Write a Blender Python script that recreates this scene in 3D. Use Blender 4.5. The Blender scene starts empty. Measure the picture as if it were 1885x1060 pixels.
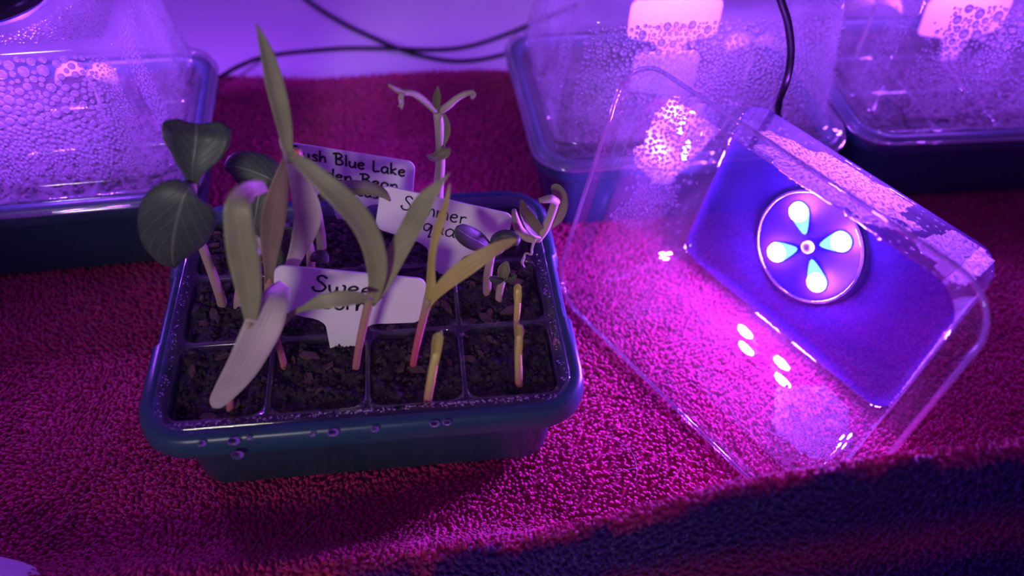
import bpy, math, random
import numpy as np
from mathutils import Vector, Matrix

# ------------------------------------------------------------------ camera
random.seed(4); RNG = np.random.default_rng(7)
SC = bpy.context.scene
COL = SC.collection
CO = np.array([0, 0, 0.3120752])
CR = np.array([0.99858848, 0.03914985, 0.03589327])
CU = np.array([-0.05311344, 0.73605833, 0.67483116])
CF = np.array([0.0, 0.67578504, -0.73709876])
FPX = 1444.24
GZ = -0.018            # level the towel lies at; z = 0 is only the datum of the fitted tray rims
cam = bpy.data.cameras.new('camera'); cam_o = bpy.data.objects.new('camera', cam); COL.objects.link(cam_o)
cam.sensor_fit = 'HORIZONTAL'; cam.sensor_width = 36.0; cam.lens = 36.0 * FPX / 1885.0
cam.clip_start = 0.01; cam.clip_end = 20
m = Matrix.Identity(4)
for i in range(3):
    m[i][0] = CR[i]; m[i][1] = CU[i]; m[i][2] = -CF[i]; m[i][3] = CO[i]
cam_o.matrix_world = m
cam.dof.use_dof = True; cam.dof.focus_distance = 0.352; cam.dof.aperture_fstop = 4.6
SC.camera = cam_o

# ------------------------------------------------------------------ world, light, exposure
w = bpy.data.worlds.new('world'); SC.world = w; w.use_nodes = True
w.node_tree.nodes['Background'].inputs[0].default_value = (0.34, 0.07, 1.0, 1)
w.node_tree.nodes['Background'].inputs[1].default_value = 0.24
vs = SC.view_settings
vs.view_transform = 'Standard'; vs.look = 'None'; vs.gamma = 1.0; vs.use_curve_mapping = False; vs.exposure = 0.45
LED_POWER = {'A': 760.0, 'C': 480.0, 'D': 480.0, 'loose': 1500.0}
# warm spot added out of view behind the camera for leaf and label colours
rl = bpy.data.lights.new('added_warm_spot', 'SPOT'); rl.shadow_soft_size = 0.12; rl.energy = 16.0; rl.spot_size = math.radians(20); rl.spot_blend = 1.0; rl.color = (1.0, 0.92, 0.80)
rl_o = bpy.data.objects.new('added_warm_spot', rl); COL.objects.link(rl_o)
rl_o.location = (-0.30, -0.85, 0.55)
rl_o.rotation_euler = (Vector((-0.06, 0.26, 0.08)) - Vector(rl_o.location)).to_track_quat('-Z', 'Y').to_euler()
SC.cycles.transparent_max_bounces = 40
SC.cycles.max_bounces = 10
SC.cycles.transmission_bounces = 8
SC.cycles.caustics_reflective = True
SC.cycles.caustics_refractive = False
SC.cycles.sample_clamp_indirect = 4.0
SC.cycles.use_denoising = True

# ------------------------------------------------------------------ places (found by fitting the tray rims)
TM = (-0.06596, 0.23762, math.radians(9.08))      # open tray
TC = (0.08892, 0.42318, math.radians(10.76))      # covered tray behind the loose lid
TA = (-0.26879, 0.34918, math.radians(12.30))     # covered tray on the left
TD = (0.27857, 0.46100, math.radians(8.80))       # covered tray on the far right

def w2(lx, ly, t=TM):
    c, s = math.cos(t[2]), math.sin(t[2])
    return t[0] + c * lx - s * ly, t[1] + s * lx + c * ly

def ray(u, v):
    return CF * FPX + CR * (u - 942.5) - CU * (v - 530.0)

def at(u, v, ly, t=TM):
    """point seen at u,v that stands on the upright plane tray-local y = ly"""
    n = np.array([-math.sin(t[2]), math.cos(t[2]), 0]); q = np.array([*w2(0, ly, t), 0])
    d = ray(u, v); k = ((q - CO) @ n) / (d @ n)
    return CO + d * k

def ground(u, v, z=0.0):
    d = ray(u, v); return CO + d * ((z - CO[2]) / d[2])

def pxm(P, n):
    """length in metres that shows n photo pixels long at the point P"""
    return n * float((np.asarray(P) - CO) @ CF) / FPX

# ------------------------------------------------------------------ materials
def new_mat(name):
    mt = bpy.data.materials.new(name); mt.use_nodes = True
    nt = mt.node_tree; nt.nodes.clear()
    out = nt.nodes.new('ShaderNodeOutputMaterial')
    return mt, nt, out

def N(nt, kind, **kw):
    n = nt.nodes.new(kind)
    for k, v in kw.items():
        if k.startswith('i_'):
            key = k[2:]; key = int(key) if key.isdigit() else key.replace('_', ' ')
            n.inputs[key].default_value = v
        else: setattr(n, k, v)
    return n

def L(nt, a, b): nt.links.new(a, b)

def ramp(nt, stops):
    r = nt.nodes.new('ShaderNodeValToRGB'); e = r.color_ramp.elements
    while len(e) < len(stops): e.new(0.5)
    for k, (p, c) in enumerate(stops):
        e[k].position = p; e[k].color = (*c, 1) if len(c) == 3 else c
    return r

def mat_plain(name, col, rough=0.5, spec=0.5, noise=0.0, nscale=60, bump=0.0, sheen=0.0, col2=None, trans=0.0):
    mt, nt, out = new_mat(name)
    b = N(nt, 'ShaderNodeBsdfPrincipled', i_Roughness=rough)
    b.inputs['Specular IOR Level'].default_value = spec
    b.inputs['Base Color'].default_value = (*col, 1)
    if sheen: b.inputs['Sheen Weight'].default_value = sheen
    if noise or bump:
        tc = N(nt, 'ShaderNodeTexCoord'); nz = N(nt, 'ShaderNodeTexNoise', i_Scale=nscale, i_Detail=5.0)
        L(nt, tc.outputs['Object'], nz.inputs['Vector'])
        c2 = col2 or tuple(min(1, c * (1 + noise)) for c in col); c1 = tuple(c * (1 - noise) for c in col)
        r = ramp(nt, [(0.3, c1), (0.7, c2)]); L(nt, nz.outputs['Fac'], r.inputs['Fac']); L(nt, r.outputs['Color'], b.inputs['Base Color'])
        if bump:
            bp = N(nt, 'ShaderNodeBump', i_Strength=bump, i_Distance=0.0006); L(nt, nz.outputs['Fac'], bp.inputs['Height']); L(nt, bp.outputs['Normal'], b.inputs['Normal'])
    if trans:
        t = N(nt, 'ShaderNodeBsdfTranslucent', i_Color=(*col, 1)); mx = N(nt, 'ShaderNodeMixShader', i_0=trans)
        L(nt, b.outputs[0], mx.inputs[1]); L(nt, t.outputs[0], mx.inputs[2]); L(nt, mx.outputs[0], out.inputs['Surface'])
    else: L(nt, b.outputs[0], out.inputs['Surface'])
    return mt

def mat_clear(name, mist_lo=0.02, mist_hi=0.10, nscale=30, gl=0.06, rough=0.02, tint=(0.97, 0.97, 1.0), fog=(0.85, 0.85, 0.9)):
    """thin clear plastic with a breath of fog on it"""
    mt, nt, out = new_mat(name)
    lw = N(nt, 'ShaderNodeLayerWeight', i_Blend=0.5)
    pw = N(nt, 'ShaderNodeMath', operation='POWER', i_1=3.5); L(nt, lw.outputs['Facing'], pw.inputs[0])
    ma = N(nt, 'ShaderNodeMath', operation='MULTIPLY_ADD', i_1=0.80, i_2=gl); L(nt, pw.outputs[0], ma.inputs[0])
    tr = N(nt, 'ShaderNodeBsdfTransparent', i_Color=(*tint, 1)); g = N(nt, 'ShaderNodeBsdfGlossy', i_Roughness=rough)
    mx = N(nt, 'ShaderNodeMixShader'); L(nt, ma.outputs[0], mx.inputs[0]); L(nt, tr.outputs[0], mx.inputs[1]); L(nt, g.outputs[0], mx.inputs[2])
    tc = N(nt, 'ShaderNodeTexCoord'); nz = N(nt, 'ShaderNodeTexNoise', i_Scale=nscale, i_Detail=4.0); L(nt, tc.outputs['Object'], nz.inputs['Vector'])
    mr = N(nt, 'ShaderNodeMapRange', i_1=0.35, i_2=0.7, i_3=mist_lo, i_4=mist_hi); L(nt, nz.outputs['Fac'], mr.inputs[0])
    df = N(nt, 'ShaderNodeBsdfDiffuse', i_Color=(*fog, 1)); tl = N(nt, 'ShaderNodeBsdfTranslucent', i_Color=(*fog, 1))
    m2 = N(nt, 'ShaderNodeMixShader', i_0=0.5); L(nt, df.outputs[0], m2.inputs[1]); L(nt, tl.outputs[0], m2.inputs[2])
    m3 = N(nt, 'ShaderNodeMixShader'); L(nt, mr.outputs[0], m3.inputs[0]); L(nt, mx.outputs[0], m3.inputs[1]); L(nt, m2.outputs[0], m3.inputs[2])
    L(nt, m3.outputs[0], out.inputs['Surface'])
    return mt

def mat_water(name, clear=0.12, glow=0.0):
    mt, nt, out = new_mat(name)
    g = N(nt, 'ShaderNodeBsdfGlass', i_IOR=1.33, i_Roughness=0.0); tr = N(nt, 'ShaderNodeBsdfTransparent')
    m1 = N(nt, 'ShaderNodeMixShader', i_0=clear); L(nt, g.outputs[0], m1.inputs[1]); L(nt, tr.outputs[0], m1.inputs[2])
    t = N(nt, 'ShaderNodeBsdfTranslucent', i_Color=(0.9, 0.9, 0.95, 1)); m2 = N(nt, 'ShaderNodeMixShader', i_0=glow); L(nt, m1.outputs[0], m2.inputs[1]); L(nt, t.outputs[0], m2.inputs[2])
    L(nt, m2.outputs[0], out.inputs['Surface'])
    return mt

def mat_emit(name, col, s):
    mt, nt, out = new_mat(name)
    e = N(nt, 'ShaderNodeEmission', i_Color=(*col, 1), i_Strength=s); L(nt, e.outputs[0], out.inputs['Surface'])
    return mt

def mat_leaf(name, c1, c2, vein, stripes=10.0, net=False, rough=0.45, trans=0.22):
    """leaf blade: uv.x runs across, uv.y along"""
    mt, nt, out = new_mat(name)
    b = N(nt, 'ShaderNodeBsdfPrincipled', i_Roughness=rough)
    tc = N(nt, 'ShaderNodeTexCoord'); sp = N(nt, 'ShaderNodeSeparateXYZ'); L(nt, tc.outputs['UV'], sp.inputs[0])
    nz = N(nt, 'ShaderNodeTexNoise', i_Scale=70.0, i_Detail=4.0); L(nt, tc.outputs['Object'], nz.inputs['Vector'])
    base = ramp(nt, [(0.3, c1), (0.7, c2)]); L(nt, nz.outputs['Fac'], base.inputs['Fac'])
    ax = N(nt, 'ShaderNodeMath', operation='SUBTRACT', i_1=0.5); L(nt, sp.outputs[0], ax.inputs[0])
    ab = N(nt, 'ShaderNodeMath', operation='ABSOLUTE'); L(nt, ax.outputs[0], ab.inputs[0])
    mid = N(nt, 'ShaderNodeMapRange', i_1=0.0, i_2=0.035, i_3=1.0, i_4=0.0); L(nt, ab.outputs[0], mid.inputs[0])
    if net:
        k = N(nt, 'ShaderNodeMath', operation='MULTIPLY', i_1=1.1); L(nt, ab.outputs[0], k.inputs[0])
        sb = N(nt, 'ShaderNodeMath', operation='SUBTRACT'); L(nt, sp.outputs[1], sb.inputs[0]); L(nt, k.outputs[0], sb.inputs[1])
        dn = N(nt, 'ShaderNodeMath', operation='MULTIPLY_ADD', i_1=0.10); L(nt, nz.outputs['Fac'], dn.inputs[0]); L(nt, sb.outputs[0], dn.inputs[2])
        ml = N(nt, 'ShaderNodeMath', operation='MULTIPLY', i_1=6.0); L(nt, dn.outputs[0], ml.inputs[0])
    else:
        ml = N(nt, 'ShaderNodeMath', operation='MULTIPLY', i_1=stripes); L(nt, sp.outputs[0], ml.inputs[0])
    fr = N(nt, 'ShaderNodeMath', operation='PINGPONG', i_1=0.5); L(nt, ml.outputs[0], fr.inputs[0])
    ln = N(nt, 'ShaderNodeMapRange', i_1=0.0, i_2=0.09 if net else 0.3, i_3=0.42 if net else 0.35, i_4=0.0); L(nt, fr.outputs[0], ln.inputs[0])
    mxm = N(nt, 'ShaderNodeMath', operation='MAXIMUM'); L(nt, mid.outputs[0], mxm.inputs[0]); L(nt, ln.outputs[0], mxm.inputs[1])
    sc = N(nt, 'ShaderNodeMath', operation='MULTIPLY', i_1=0.6); L(nt, mxm.outputs[0], sc.inputs[0])
    mc = N(nt, 'ShaderNodeMix', data_type='RGBA'); L(nt, sc.outputs[0], mc.inputs[0]); L(nt, base.outputs['Color'], mc.inputs[6]); mc.inputs[7].default_value = (*vein, 1)
    L(nt, mc.outputs[2], b.inputs['Base Color'])
    bp = N(nt, 'ShaderNodeBump', i_Strength=0.4, i_Distance=0.0004); L(nt, mxm.outputs[0], bp.inputs['Height']); L(nt, bp.outputs['Normal'], b.inputs['Normal'])
    t = N(nt, 'ShaderNodeBsdfTranslucent'); L(nt, mc.outputs[2], t.inputs['Color'])
    mx = N(nt, 'ShaderNodeMixShader', i_0=trans); L(nt, b.outputs[0], mx.inputs[1]); L(nt, t.outputs[0], mx.inputs[2]); L(nt, mx.outputs[0], out.inputs['Surface'])
    return mt

def mat_stem(name, stops, rough=0.5):
    """stem whose colour changes along its length (uv.y)"""
    mt, nt, out = new_mat(name)
    b = N(nt, 'ShaderNodeBsdfPrincipled', i_Roughness=rough)
    b.inputs['Subsurface Weight'].default_value = 0.15; b.inputs['Subsurface Radius'].default_value = (0.002, 0.001, 0.001)
    tc = N(nt, 'ShaderNodeTexCoord'); sp = N(nt, 'ShaderNodeSeparateXYZ'); L(nt, tc.outputs['UV'], sp.inputs[0])
    nz = N(nt, 'ShaderNodeTexNoise', i_Scale=220.0, i_Detail=3.0); L(nt, tc.outputs['Object'], nz.inputs['Vector'])
    ad = N(nt, 'ShaderNodeMath', operation='MULTIPLY_ADD', i_1=0.12); L(nt, nz.outputs['Fac'], ad.inputs[0]); L(nt, sp.outputs[1], ad.inputs[2])
    r = ramp(nt, stops); L(nt, ad.outputs[0], r.inputs['Fac']); L(nt, r.outputs['Color'], b.inputs['Base Color'])
    L(nt, b.outputs[0], out.inputs['Surface'])
    return mt

def mat_attr(name, rough=0.95, sheen=0.35):
    """towel cotton: colour of the print is stored with the yarn"""
    mt, nt, out = new_mat(name)
    b = N(nt, 'ShaderNodeBsdfPrincipled', i_Roughness=rough)
    b.inputs['Sheen Weight'].default_value = sheen; b.inputs['Specular IOR Level'].default_value = 0.1
    a = N(nt, 'ShaderNodeAttribute', attribute_name='print_colour')
    L(nt, a.outputs['Color'], b.inputs['Base Color']); L(nt, b.outputs[0], out.inputs['Surface'])
    return mt

M = dict(
    green=mat_plain('dark_green_plastic', (0.019, 0.062, 0.095), 0.32, 0.5, noise=0.12, nscale=40),
    clear=mat_clear('clear_lid_plastic', 0.08, 0.20, 25),
    clear_fog=mat_clear('fogged_lid_plastic', 0.05, 0.16, 25),
    panel=mat_clear('loose_lid_panel_blue_glow', 0.26, 0.34, 20, gl=0.08, fog=(0.22, 0.14, 0.95)),  # blue tint paints the lamp's glow and veiling glare into the fog colour
    film=mat_clear('condensation_film', 0.08, 0.26, 160, gl=0.03, rough=0.2),
    clear_open=mat_clear('clear_loose_lid_plastic', 0.008, 0.055, 26, gl=0.12),
    cell=mat_clear('clear_cell_plastic', 0.015, 0.05, 60, gl=0.10, rough=0.08),
    film_b=mat_clear('glare_condensation_film', 0.70, 1.0, 160, gl=0.03, rough=0.2), rim=mat_clear('clear_rim_plastic', 0.03, 0.10, 30, gl=0.30, rough=0.06),  # film_b whitens real mist to paint the lamp's glare on the upper wall
    water=mat_water('water'), beads=mat_water('condensation_beads', 0.20, 0.10),
    soil=mat_plain('potting_soil', (0.036, 0.026, 0.031), 0.9, 0.25, noise=0.55, nscale=260, bump=0.6),
    bark=mat_plain('bark', (0.15, 0.09, 0.075), 0.8, 0.3, noise=0.5, nscale=300, bump=0.8),
    squash=mat_leaf('squash_leaf', (0.060, 0.085, 0.060), (0.095, 0.125, 0.082), (0.30, 0.34, 0.22), net=True),
    corn=mat_leaf('corn_leaf', (0.27, 0.31, 0.13), (0.38, 0.41, 0.18), (0.52, 0.53, 0.27), stripes=9),
    corn_brown=mat_leaf('brown_corn_leaf', (0.24, 0.18, 0.13), (0.35, 0.26, 0.17), (0.46, 0.36, 0.24), stripes=9),
    corn_pale=mat_leaf('pale_corn_leaf', (0.50, 0.44, 0.38), (0.68, 0.60, 0.48), (0.78, 0.68, 0.55), stripes=8, trans=0.3),
    corn_yellow=mat_leaf('yellow_corn_leaf', (0.50, 0.44, 0.11), (0.62, 0.56, 0.17), (0.44, 0.37, 0.11), stripes=8),
    bean=mat_leaf('bean_leaf', (0.16, 0.18, 0.08), (0.28, 0.28, 0.13), (0.44, 0.41, 0.26), stripes=6),
    dry=mat_leaf('dry_leaf', (0.35, 0.29, 0.25), (0.55, 0.47, 0.42), (0.65, 0.56, 0.5), stripes=5),
    stem_pink=mat_stem('pink_stem', [(0.0, (0.34, 0.20, 0.17)), (0.4, (0.50, 0.33, 0.28)), (1.0, (0.38, 0.34, 0.20))]),
    stem_corn=mat_stem('corn_stem', [(0.0, (0.34, 0.13, 0.10)), (0.25, (0.50, 0.16, 0.17)), (0.6, (0.45, 0.22, 0.16)), (0.95, (0.34, 0.28, 0.12))]),
    stem_red=mat_stem('red_corn_stem', [(0.0, (0.30, 0.14, 0.12)), (0.15, (0.55, 0.08, 0.13)), (0.6, (0.58, 0.12, 0.16)), (0.95, (0.36, 0.27, 0.14))]),
    stem_stub=mat_stem('stub_stem', [(0.0, (0.30, 0.16, 0.12)), (0.22, (0.58, 0.20, 0.18)), (0.42, (0.60, 0.34, 0.2)), (0.6, (0.58, 0.50, 0.12)), (1.0, (0.66, 0.60, 0.18))]),
    stem_bean=mat_stem('bean_stem', [(0.0, (0.32, 0.27, 0.19)), (0.5, (0.42, 0.37, 0.26)), (1.0, (0.34, 0.31, 0.20))]),
    seed=mat_plain('bean_seed', (0.42, 0.17, 0.07), 0.4, noise=0.3, nscale=200),
    tag=mat_plain('white_tag_plastic', (0.78, 0.72, 0.74), 0.35, 0.4, noise=0.04, nscale=90),
    ink=mat_plain('black_marker_ink', (0.010, 0.008, 0.014), 0.4, 0.4, noise=0.1, nscale=100),
    table=mat_plain('white_table_paint', (0.80, 0.76, 0.84), 0.55, 0.4, noise=0.07, nscale=7, bump=0.1),
    cable=mat_plain('black_cable', (0.006, 0.006, 0.009), 0.4, 0.4, noise=0.1, nscale=90),
    black=mat_plain('black_lamp_plastic', (0.010, 0.010, 0.012), 0.25, 0.5, noise=0.1, nscale=90),
    board=mat_plain('lamp_board', (0.006, 0.002, 0.34), 0.6, 0.1, noise=0.05, nscale=60),
    metal=mat_plain('screw_metal', (0.55, 0.55, 0.6), 0.2, 0.8, noise=0.05, nscale=60),
    led_tail=mat_emit('led_reflector', (0.25, 0.62, 1.0), 1.3),
    towel=mat_attr('terry_cotton'),
    fleece=mat_plain('white_fleece', (0.72, 0.64, 0.70), 0.95, 0.1, noise=0.05, nscale=200, sheen=0.5),
    hair=mat_plain('pale_hair', (0.75, 0.62, 0.66), 0.4, 0.4, noise=0.05, nscale=50),
)

for _k, _p in LED_POWER.items(): M['led_' + _k] = mat_emit('led_lens_' + _k, (0.33, 0.065, 1.0), _p)

# ------------------------------------------------------------------ mesh helpers
def link(o, parent=None):
    COL.objects.link(o)
    if parent is not None: o.parent = parent
    return o

def mesh_obj(name, V, F, mat, parent=None, smooth=True, uv=None, origin=None):
    V = np.asarray(V, dtype=float)
    if origin is not None: V = V - np.asarray(origin)
    me = bpy.data.meshes.new(name); me.from_pydata(V.tolist(), [], [list(map(int, f)) for f in F])
    if uv is not None:
        ul = me.uv_layers.new(name='UVMap'); uv = np.asarray(uv)
        idx = np.empty(len(me.loops), dtype=np.int32); me.loops.foreach_get('vertex_index', idx)
        ul.data.foreach_set('uv', uv[idx].astype(np.float32).ravel())
    if smooth: me.polygons.foreach_set('use_smooth', [True] * len(me.polygons))
    me.materials.append(mat); me.update()
    o = bpy.data.objects.new(name, me)
    return link(o, parent)

def big_mesh(name, V, F, mat, parent=None, colour=None, smooth=True):
    """fast path for many equal-sided faces given as arrays"""
    V = np.asarray(V, np.float32); F = np.asarray(F, np.int32); k = F.shape[1]
    me = bpy.data.meshes.new(name)
    me.vertices.add(len(V)); me.vertices.foreach_set('co', V.ravel())
    me.loops.add(F.size); me.loops.foreach_set('vertex_index', F.ravel())
    me.polygons.add(len(F)); me.polygons.foreach_set('loop_start', np.arange(0, F.size, k, dtype=np.int32))
    me.update(calc_edges=True)
    if smooth: me.polygons.foreach_set('use_smooth', np.ones(len(F), bool))
    if colour is not None:
        a = me.color_attributes.new('print_colour', 'FLOAT_COLOR', 'POINT'); c = np.ones((len(V), 4), np.float32); c[:, :3] = colour
        a.data.foreach_set('color', c.ravel())
    me.materials.append(mat); me.validate(); me.update()
    return link(bpy.data.objects.new(name, me), parent)

def empty(name, loc=(0, 0, 0), rz=0.0):
    o = bpy.data.objects.new(name, None); COL.objects.link(o); o.location = loc; o.rotation_euler = (0, 0, rz)
    o.empty_display_size = 0.01
    return o

def tag(o, label=None, cat=None, group=None, kind=None):
    if label: o['label'] = label
    if cat: o['category'] = cat
    if group: o['group'] = group
    if kind: o['kind'] = kind
    return o

def copy_tree(o, parent=None, skip=()):
    c = o.copy(); COL.objects.link(c); c.parent = parent
    for ch in list(o.children):
        if ch.name.split('.')[0] not in skip: copy_tree(ch, c, skip)
    return c

def rrect(hx, hy, r, steps=6, ys=()):
    """rounded rectangle, counter-clockwise; ys adds vertices on the two long-going x sides"""
    P = []
    for k, (sx, sy, a0) in enumerate(((1, 1, 0), (-1, 1, 90), (-1, -1, 180), (1, -1, 270))):
        for i in range(steps + 1):
            a = math.radians(a0 + 90 * i / steps)
            P.append((sx * (hx - r) + r * math.cos(a), sy * (hy - r) + r * math.sin(a)))
        if k == 1:
            for y in sorted(ys, reverse=True): P.append((-hx, y))
        if k == 3:
            for y in sorted(ys): P.append((hx, y))
    return P

def loft(loops, cap0=False, cap1=False):
    V = []; F = []; n = len(loops[0])
    for lp in loops: V += lp
    for k in range(len(loops) - 1):
        a, b = k * n, (k + 1) * n
        for i in range(n):
            j = (i + 1) % n; F.append((a + i, a + j, b + j, b + i))
    if cap0: F.append(tuple(range(n))[::-1])
    if cap1: F.append(tuple((len(loops) - 1) * n + i for i in range(n)))
    return V, F

def catmull(P, n):
    P = np.asarray(P, float)
    if len(P) < 3:
        t = np.linspace(0, 1, n)[:, None]; return P[0] * (1 - t) + P[-1] * t
    seg = np.linalg.norm(np.diff(P[:, :3], axis=0), axis=1) ** 0.7 + 1e-9
    T = np.concatenate([[0], np.cumsum(seg)]); out = []
    Q = np.vstack([2 * P[0] - P[1], P, 2 * P[-1] - P[-2]])
    for t in np.linspace(0, T[-1], n):
        k = min(np.searchsorted(T, t, side='right') - 1, len(P) - 2); x = (t - T[k]) / (T[k + 1] - T[k])
        a, b, c, d = Q[k:k + 4]
        out.append(0.5 * ((2 * b) + (c - a) * x + (2 * a - 5 * b + 4 * c - d) * x * x + (3 * b - a - 3 * c + d) * x ** 3))
    return np.array(out)

def tube(P, R, n=8, samples=None, cap=True):
    """round tube along points P (k,3) with radii R"""
    P = np.asarray(P, float); R = np.broadcast_to(np.asarray(R, float), (len(P),))
    Q = np.hstack([P, R[:, None]])
    if samples: Q = catmull(Q, samples)
    P, R = Q[:, :3], np.maximum(Q[:, 3], 1e-6)
    T = np.gradient(P, axis=0); T /= np.linalg.norm(T, axis=1)[:, None] + 1e-12
    up = np.array([0, 0, 1.0]) if abs(T[0][2]) < 0.9 else np.array([0, 1.0, 0])
    u = np.cross(T[0], up); u /= np.linalg.norm(u)
    V = []; UV = []
    for k in range(len(P)):
        u = u - T[k] * (u @ T[k]); u /= np.linalg.norm(u) + 1e-12; v = np.cross(T[k], u)
        for i in range(n):
            a = 2 * math.pi * i / n
            V.append(P[k] + R[k] * (math.cos(a) * u + math.sin(a) * v)); UV.append((i / n, k / (len(P) - 1)))
    F = []
    for k in range(len(P) - 1):
        for i in range(n):
            j = (i + 1) % n; F.append((k * n + i, k * n + j, (k + 1) * n + j, (k + 1) * n + i))
    if cap:
        F.append(tuple(range(n))[::-1]); F.append(tuple((len(P) - 1) * n + i for i in range(n)))
    return V, F, UV

def blade(P, W, n=20, mm=8, curl=0.15, twist=(0,), thick=0.00025, wave=0.0, face=None):
    """leaf blade along points P with full widths W (metres); it turns its face to `face` (default: the photographer) plus twist"""
    P = np.asarray(P, float); k = len(P)
    W = np.asarray(W, float); tw = np.interp(np.linspace(0, 1, k), np.linspace(0, 1, len(twist)), np.radians(twist))
    Q = catmull(np.hstack([P, W[:, None], tw[:, None]]), n)
    P, W, tw = Q[:, :3], np.maximum(Q[:, 3], 0.00015), Q[:, 4]
    T = np.gradient(P, axis=0); T /= np.linalg.norm(T, axis=1)[:, None] + 1e-12
    V = []; UV = []; F = []
    prev = None
    for i in range(n):
        d = (CO - P[i]) if face is None else np.asarray(face, float)
        d = d / np.linalg.norm(d)
        s = np.cross(T[i], d); ln = np.linalg.norm(s)
        s = s / ln if ln > 0.15 or prev is None else prev - T[i] * (prev @ T[i]); s = s / (np.linalg.norm(s) + 1e-12)
        if prev is not None and s @ prev < 0: s = -s
        prev = s
        nn = np.cross(s, T[i])
        c, sn = math.cos(tw[i]), math.sin(tw[i]); s2 = c * s + sn * nn; n2 = -sn * s + c * nn
        if n2 @ d < 0 and face is None and abs(tw[i]) < 0.5: pass
        for side in (1, -1):
            for j in range(mm):
                x = -1 + 2 * j / (mm - 1)
                edge = 1 - abs(x) ** 4
                off = curl * W[i] * (x * x - 0.3) + wave * W[i] * math.sin(i * 0.9 + 2 * (x > 0)) * x * x
                V.append(P[i] + s2 * x * W[i] / 2 + n2 * (off + side * thick * (0.25 + 0.75 * edge))); UV.append((j / (mm - 1), i / (n - 1)))
    r = 2 * mm
    for i in range(n - 1):
        a, b = i * r, (i + 1) * r
        for j in range(mm - 1):
            F.append((a + j, a + j + 1, b + j + 1, b + j)); F.append((a + mm + j + 1, a + mm + j, b + mm + j, b + mm + j + 1))
        F.append((a + mm, a, b, b + mm)); F.append((a + mm - 1, a + 2 * mm - 1, b + 2 * mm - 1, b + mm - 1))
    for e, fl in ((0, 1), ((n - 1) * r, 0)):
        for j in range(mm - 1):
            f = (e + j, e + mm + j, e + mm + j + 1, e + j + 1); F.append(f if fl else f[::-1])
    return V, F, UV

def vnoise(x, y, s, seed=0):
    """smooth value noise on arrays"""
    x = np.asarray(x) * s + 1000.3; y = np.asarray(y) * s + 1000.7
    ix = np.floor(x).astype(np.int64); iy = np.floor(y).astype(np.int64); fx = x - ix; fy = y - iy
    fx = fx * fx * (3 - 2 * fx); fy = fy * fy * (3 - 2 * fy)
    def h(a, b):
        v = np.sin(a * 127.1 + b * 311.7 + seed * 74.7) * 43758.5453; return v - np.floor(v)
    return (h(ix, iy) * (1 - fx) + h(ix + 1, iy) * fx) * (1 - fy) + (h(ix, iy + 1) * (1 - fx) + h(ix + 1, iy + 1) * fx) * fy

# ------------------------------------------------------------------ table
V, F = loft([[(-1.0 + 2.2 * a, -0.35 + 1.75 * b, z) for a, b in ((0, 0), (1, 0), (1, 1), (0, 1))] for z in (GZ - 0.035, GZ - 0.0065, GZ - 0.0045)], True, True)
tb = mesh_obj('table_top', V, F, M['table'], smooth=False)
tag(tb, 'white painted table top showing behind the red towel', 'table', kind='structure')

# ------------------------------------------------------------------ towel
RIDGE = np.array([  # x, y, crest height of the bunched fold in front
    (-0.70, 0.085, -0.014), (-0.25, 0.108, -0.006), (-0.131, 0.120, 0.002), (-0.095, 0.125, 0.001), (-0.047, 0.130, 0.006), (-0.0145, 0.134, 0.012), (0.009, 0.136, 0.015),
    (0.037, 0.137, 0.032), (0.0605, 0.138, 0.049), (0.086, 0.140, 0.064), (0.112, 0.142, 0.072), (0.146, 0.148, 0.076), (0.185, 0.155, 0.077), (0.26, 0.162, 0.076), (0.40, 0.168, 0.07), (0.70, 0.175, 0.06)])
def edge_y(x): return 0.530 + 0.135 * x - 0.004 * np.sin(x * 30)
def towel_z(x, y):
    yr = np.interp(x, RIDGE[:, 0], RIDGE[:, 1]); zr = np.interp(x, RIDGE[:, 0], RIDGE[:, 2])
    s = yr - y                                           # > 0 in front of the crest
    back = np.exp(-(np.minimum(s, 0) / 0.013) ** 2)
    fr = np.interp(s, [0, 0.003, 0.010, 0.018, 0.024, 0.032, 0.045, 0.07], [1, 0.96, 0.66, 0.40, 0.36, 0.22, 0.04, 0.0])
    z = GZ + (zr - GZ) * np.where(s > 0, fr, back)
    z = z + 0.0016 * (vnoise(x, y, 22, 3) - 0.5) + 0.0007 * (vnoise(x, y, 60, 5) - 0.5)
    return z - 0.0022
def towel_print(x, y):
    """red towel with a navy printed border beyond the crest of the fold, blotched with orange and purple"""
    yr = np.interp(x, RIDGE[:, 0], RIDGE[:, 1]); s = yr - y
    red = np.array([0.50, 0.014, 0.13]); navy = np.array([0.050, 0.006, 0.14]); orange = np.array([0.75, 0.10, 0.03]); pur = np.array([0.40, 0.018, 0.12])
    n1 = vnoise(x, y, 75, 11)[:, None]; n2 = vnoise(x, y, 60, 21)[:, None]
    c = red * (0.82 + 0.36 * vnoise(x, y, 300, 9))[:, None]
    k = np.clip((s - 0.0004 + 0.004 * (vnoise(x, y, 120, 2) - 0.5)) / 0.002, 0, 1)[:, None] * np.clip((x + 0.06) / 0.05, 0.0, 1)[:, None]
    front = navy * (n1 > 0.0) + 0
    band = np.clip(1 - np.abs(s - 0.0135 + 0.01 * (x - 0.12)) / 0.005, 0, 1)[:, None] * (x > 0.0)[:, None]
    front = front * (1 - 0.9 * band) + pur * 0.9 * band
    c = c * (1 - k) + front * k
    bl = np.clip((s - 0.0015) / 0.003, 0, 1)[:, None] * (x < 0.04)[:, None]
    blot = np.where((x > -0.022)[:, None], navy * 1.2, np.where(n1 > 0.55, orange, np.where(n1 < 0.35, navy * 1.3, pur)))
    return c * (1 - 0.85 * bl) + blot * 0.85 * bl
xs = np.arange(-0.62, 0.62, 0.0021); yy0 = 0.035
colsP = []
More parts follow.
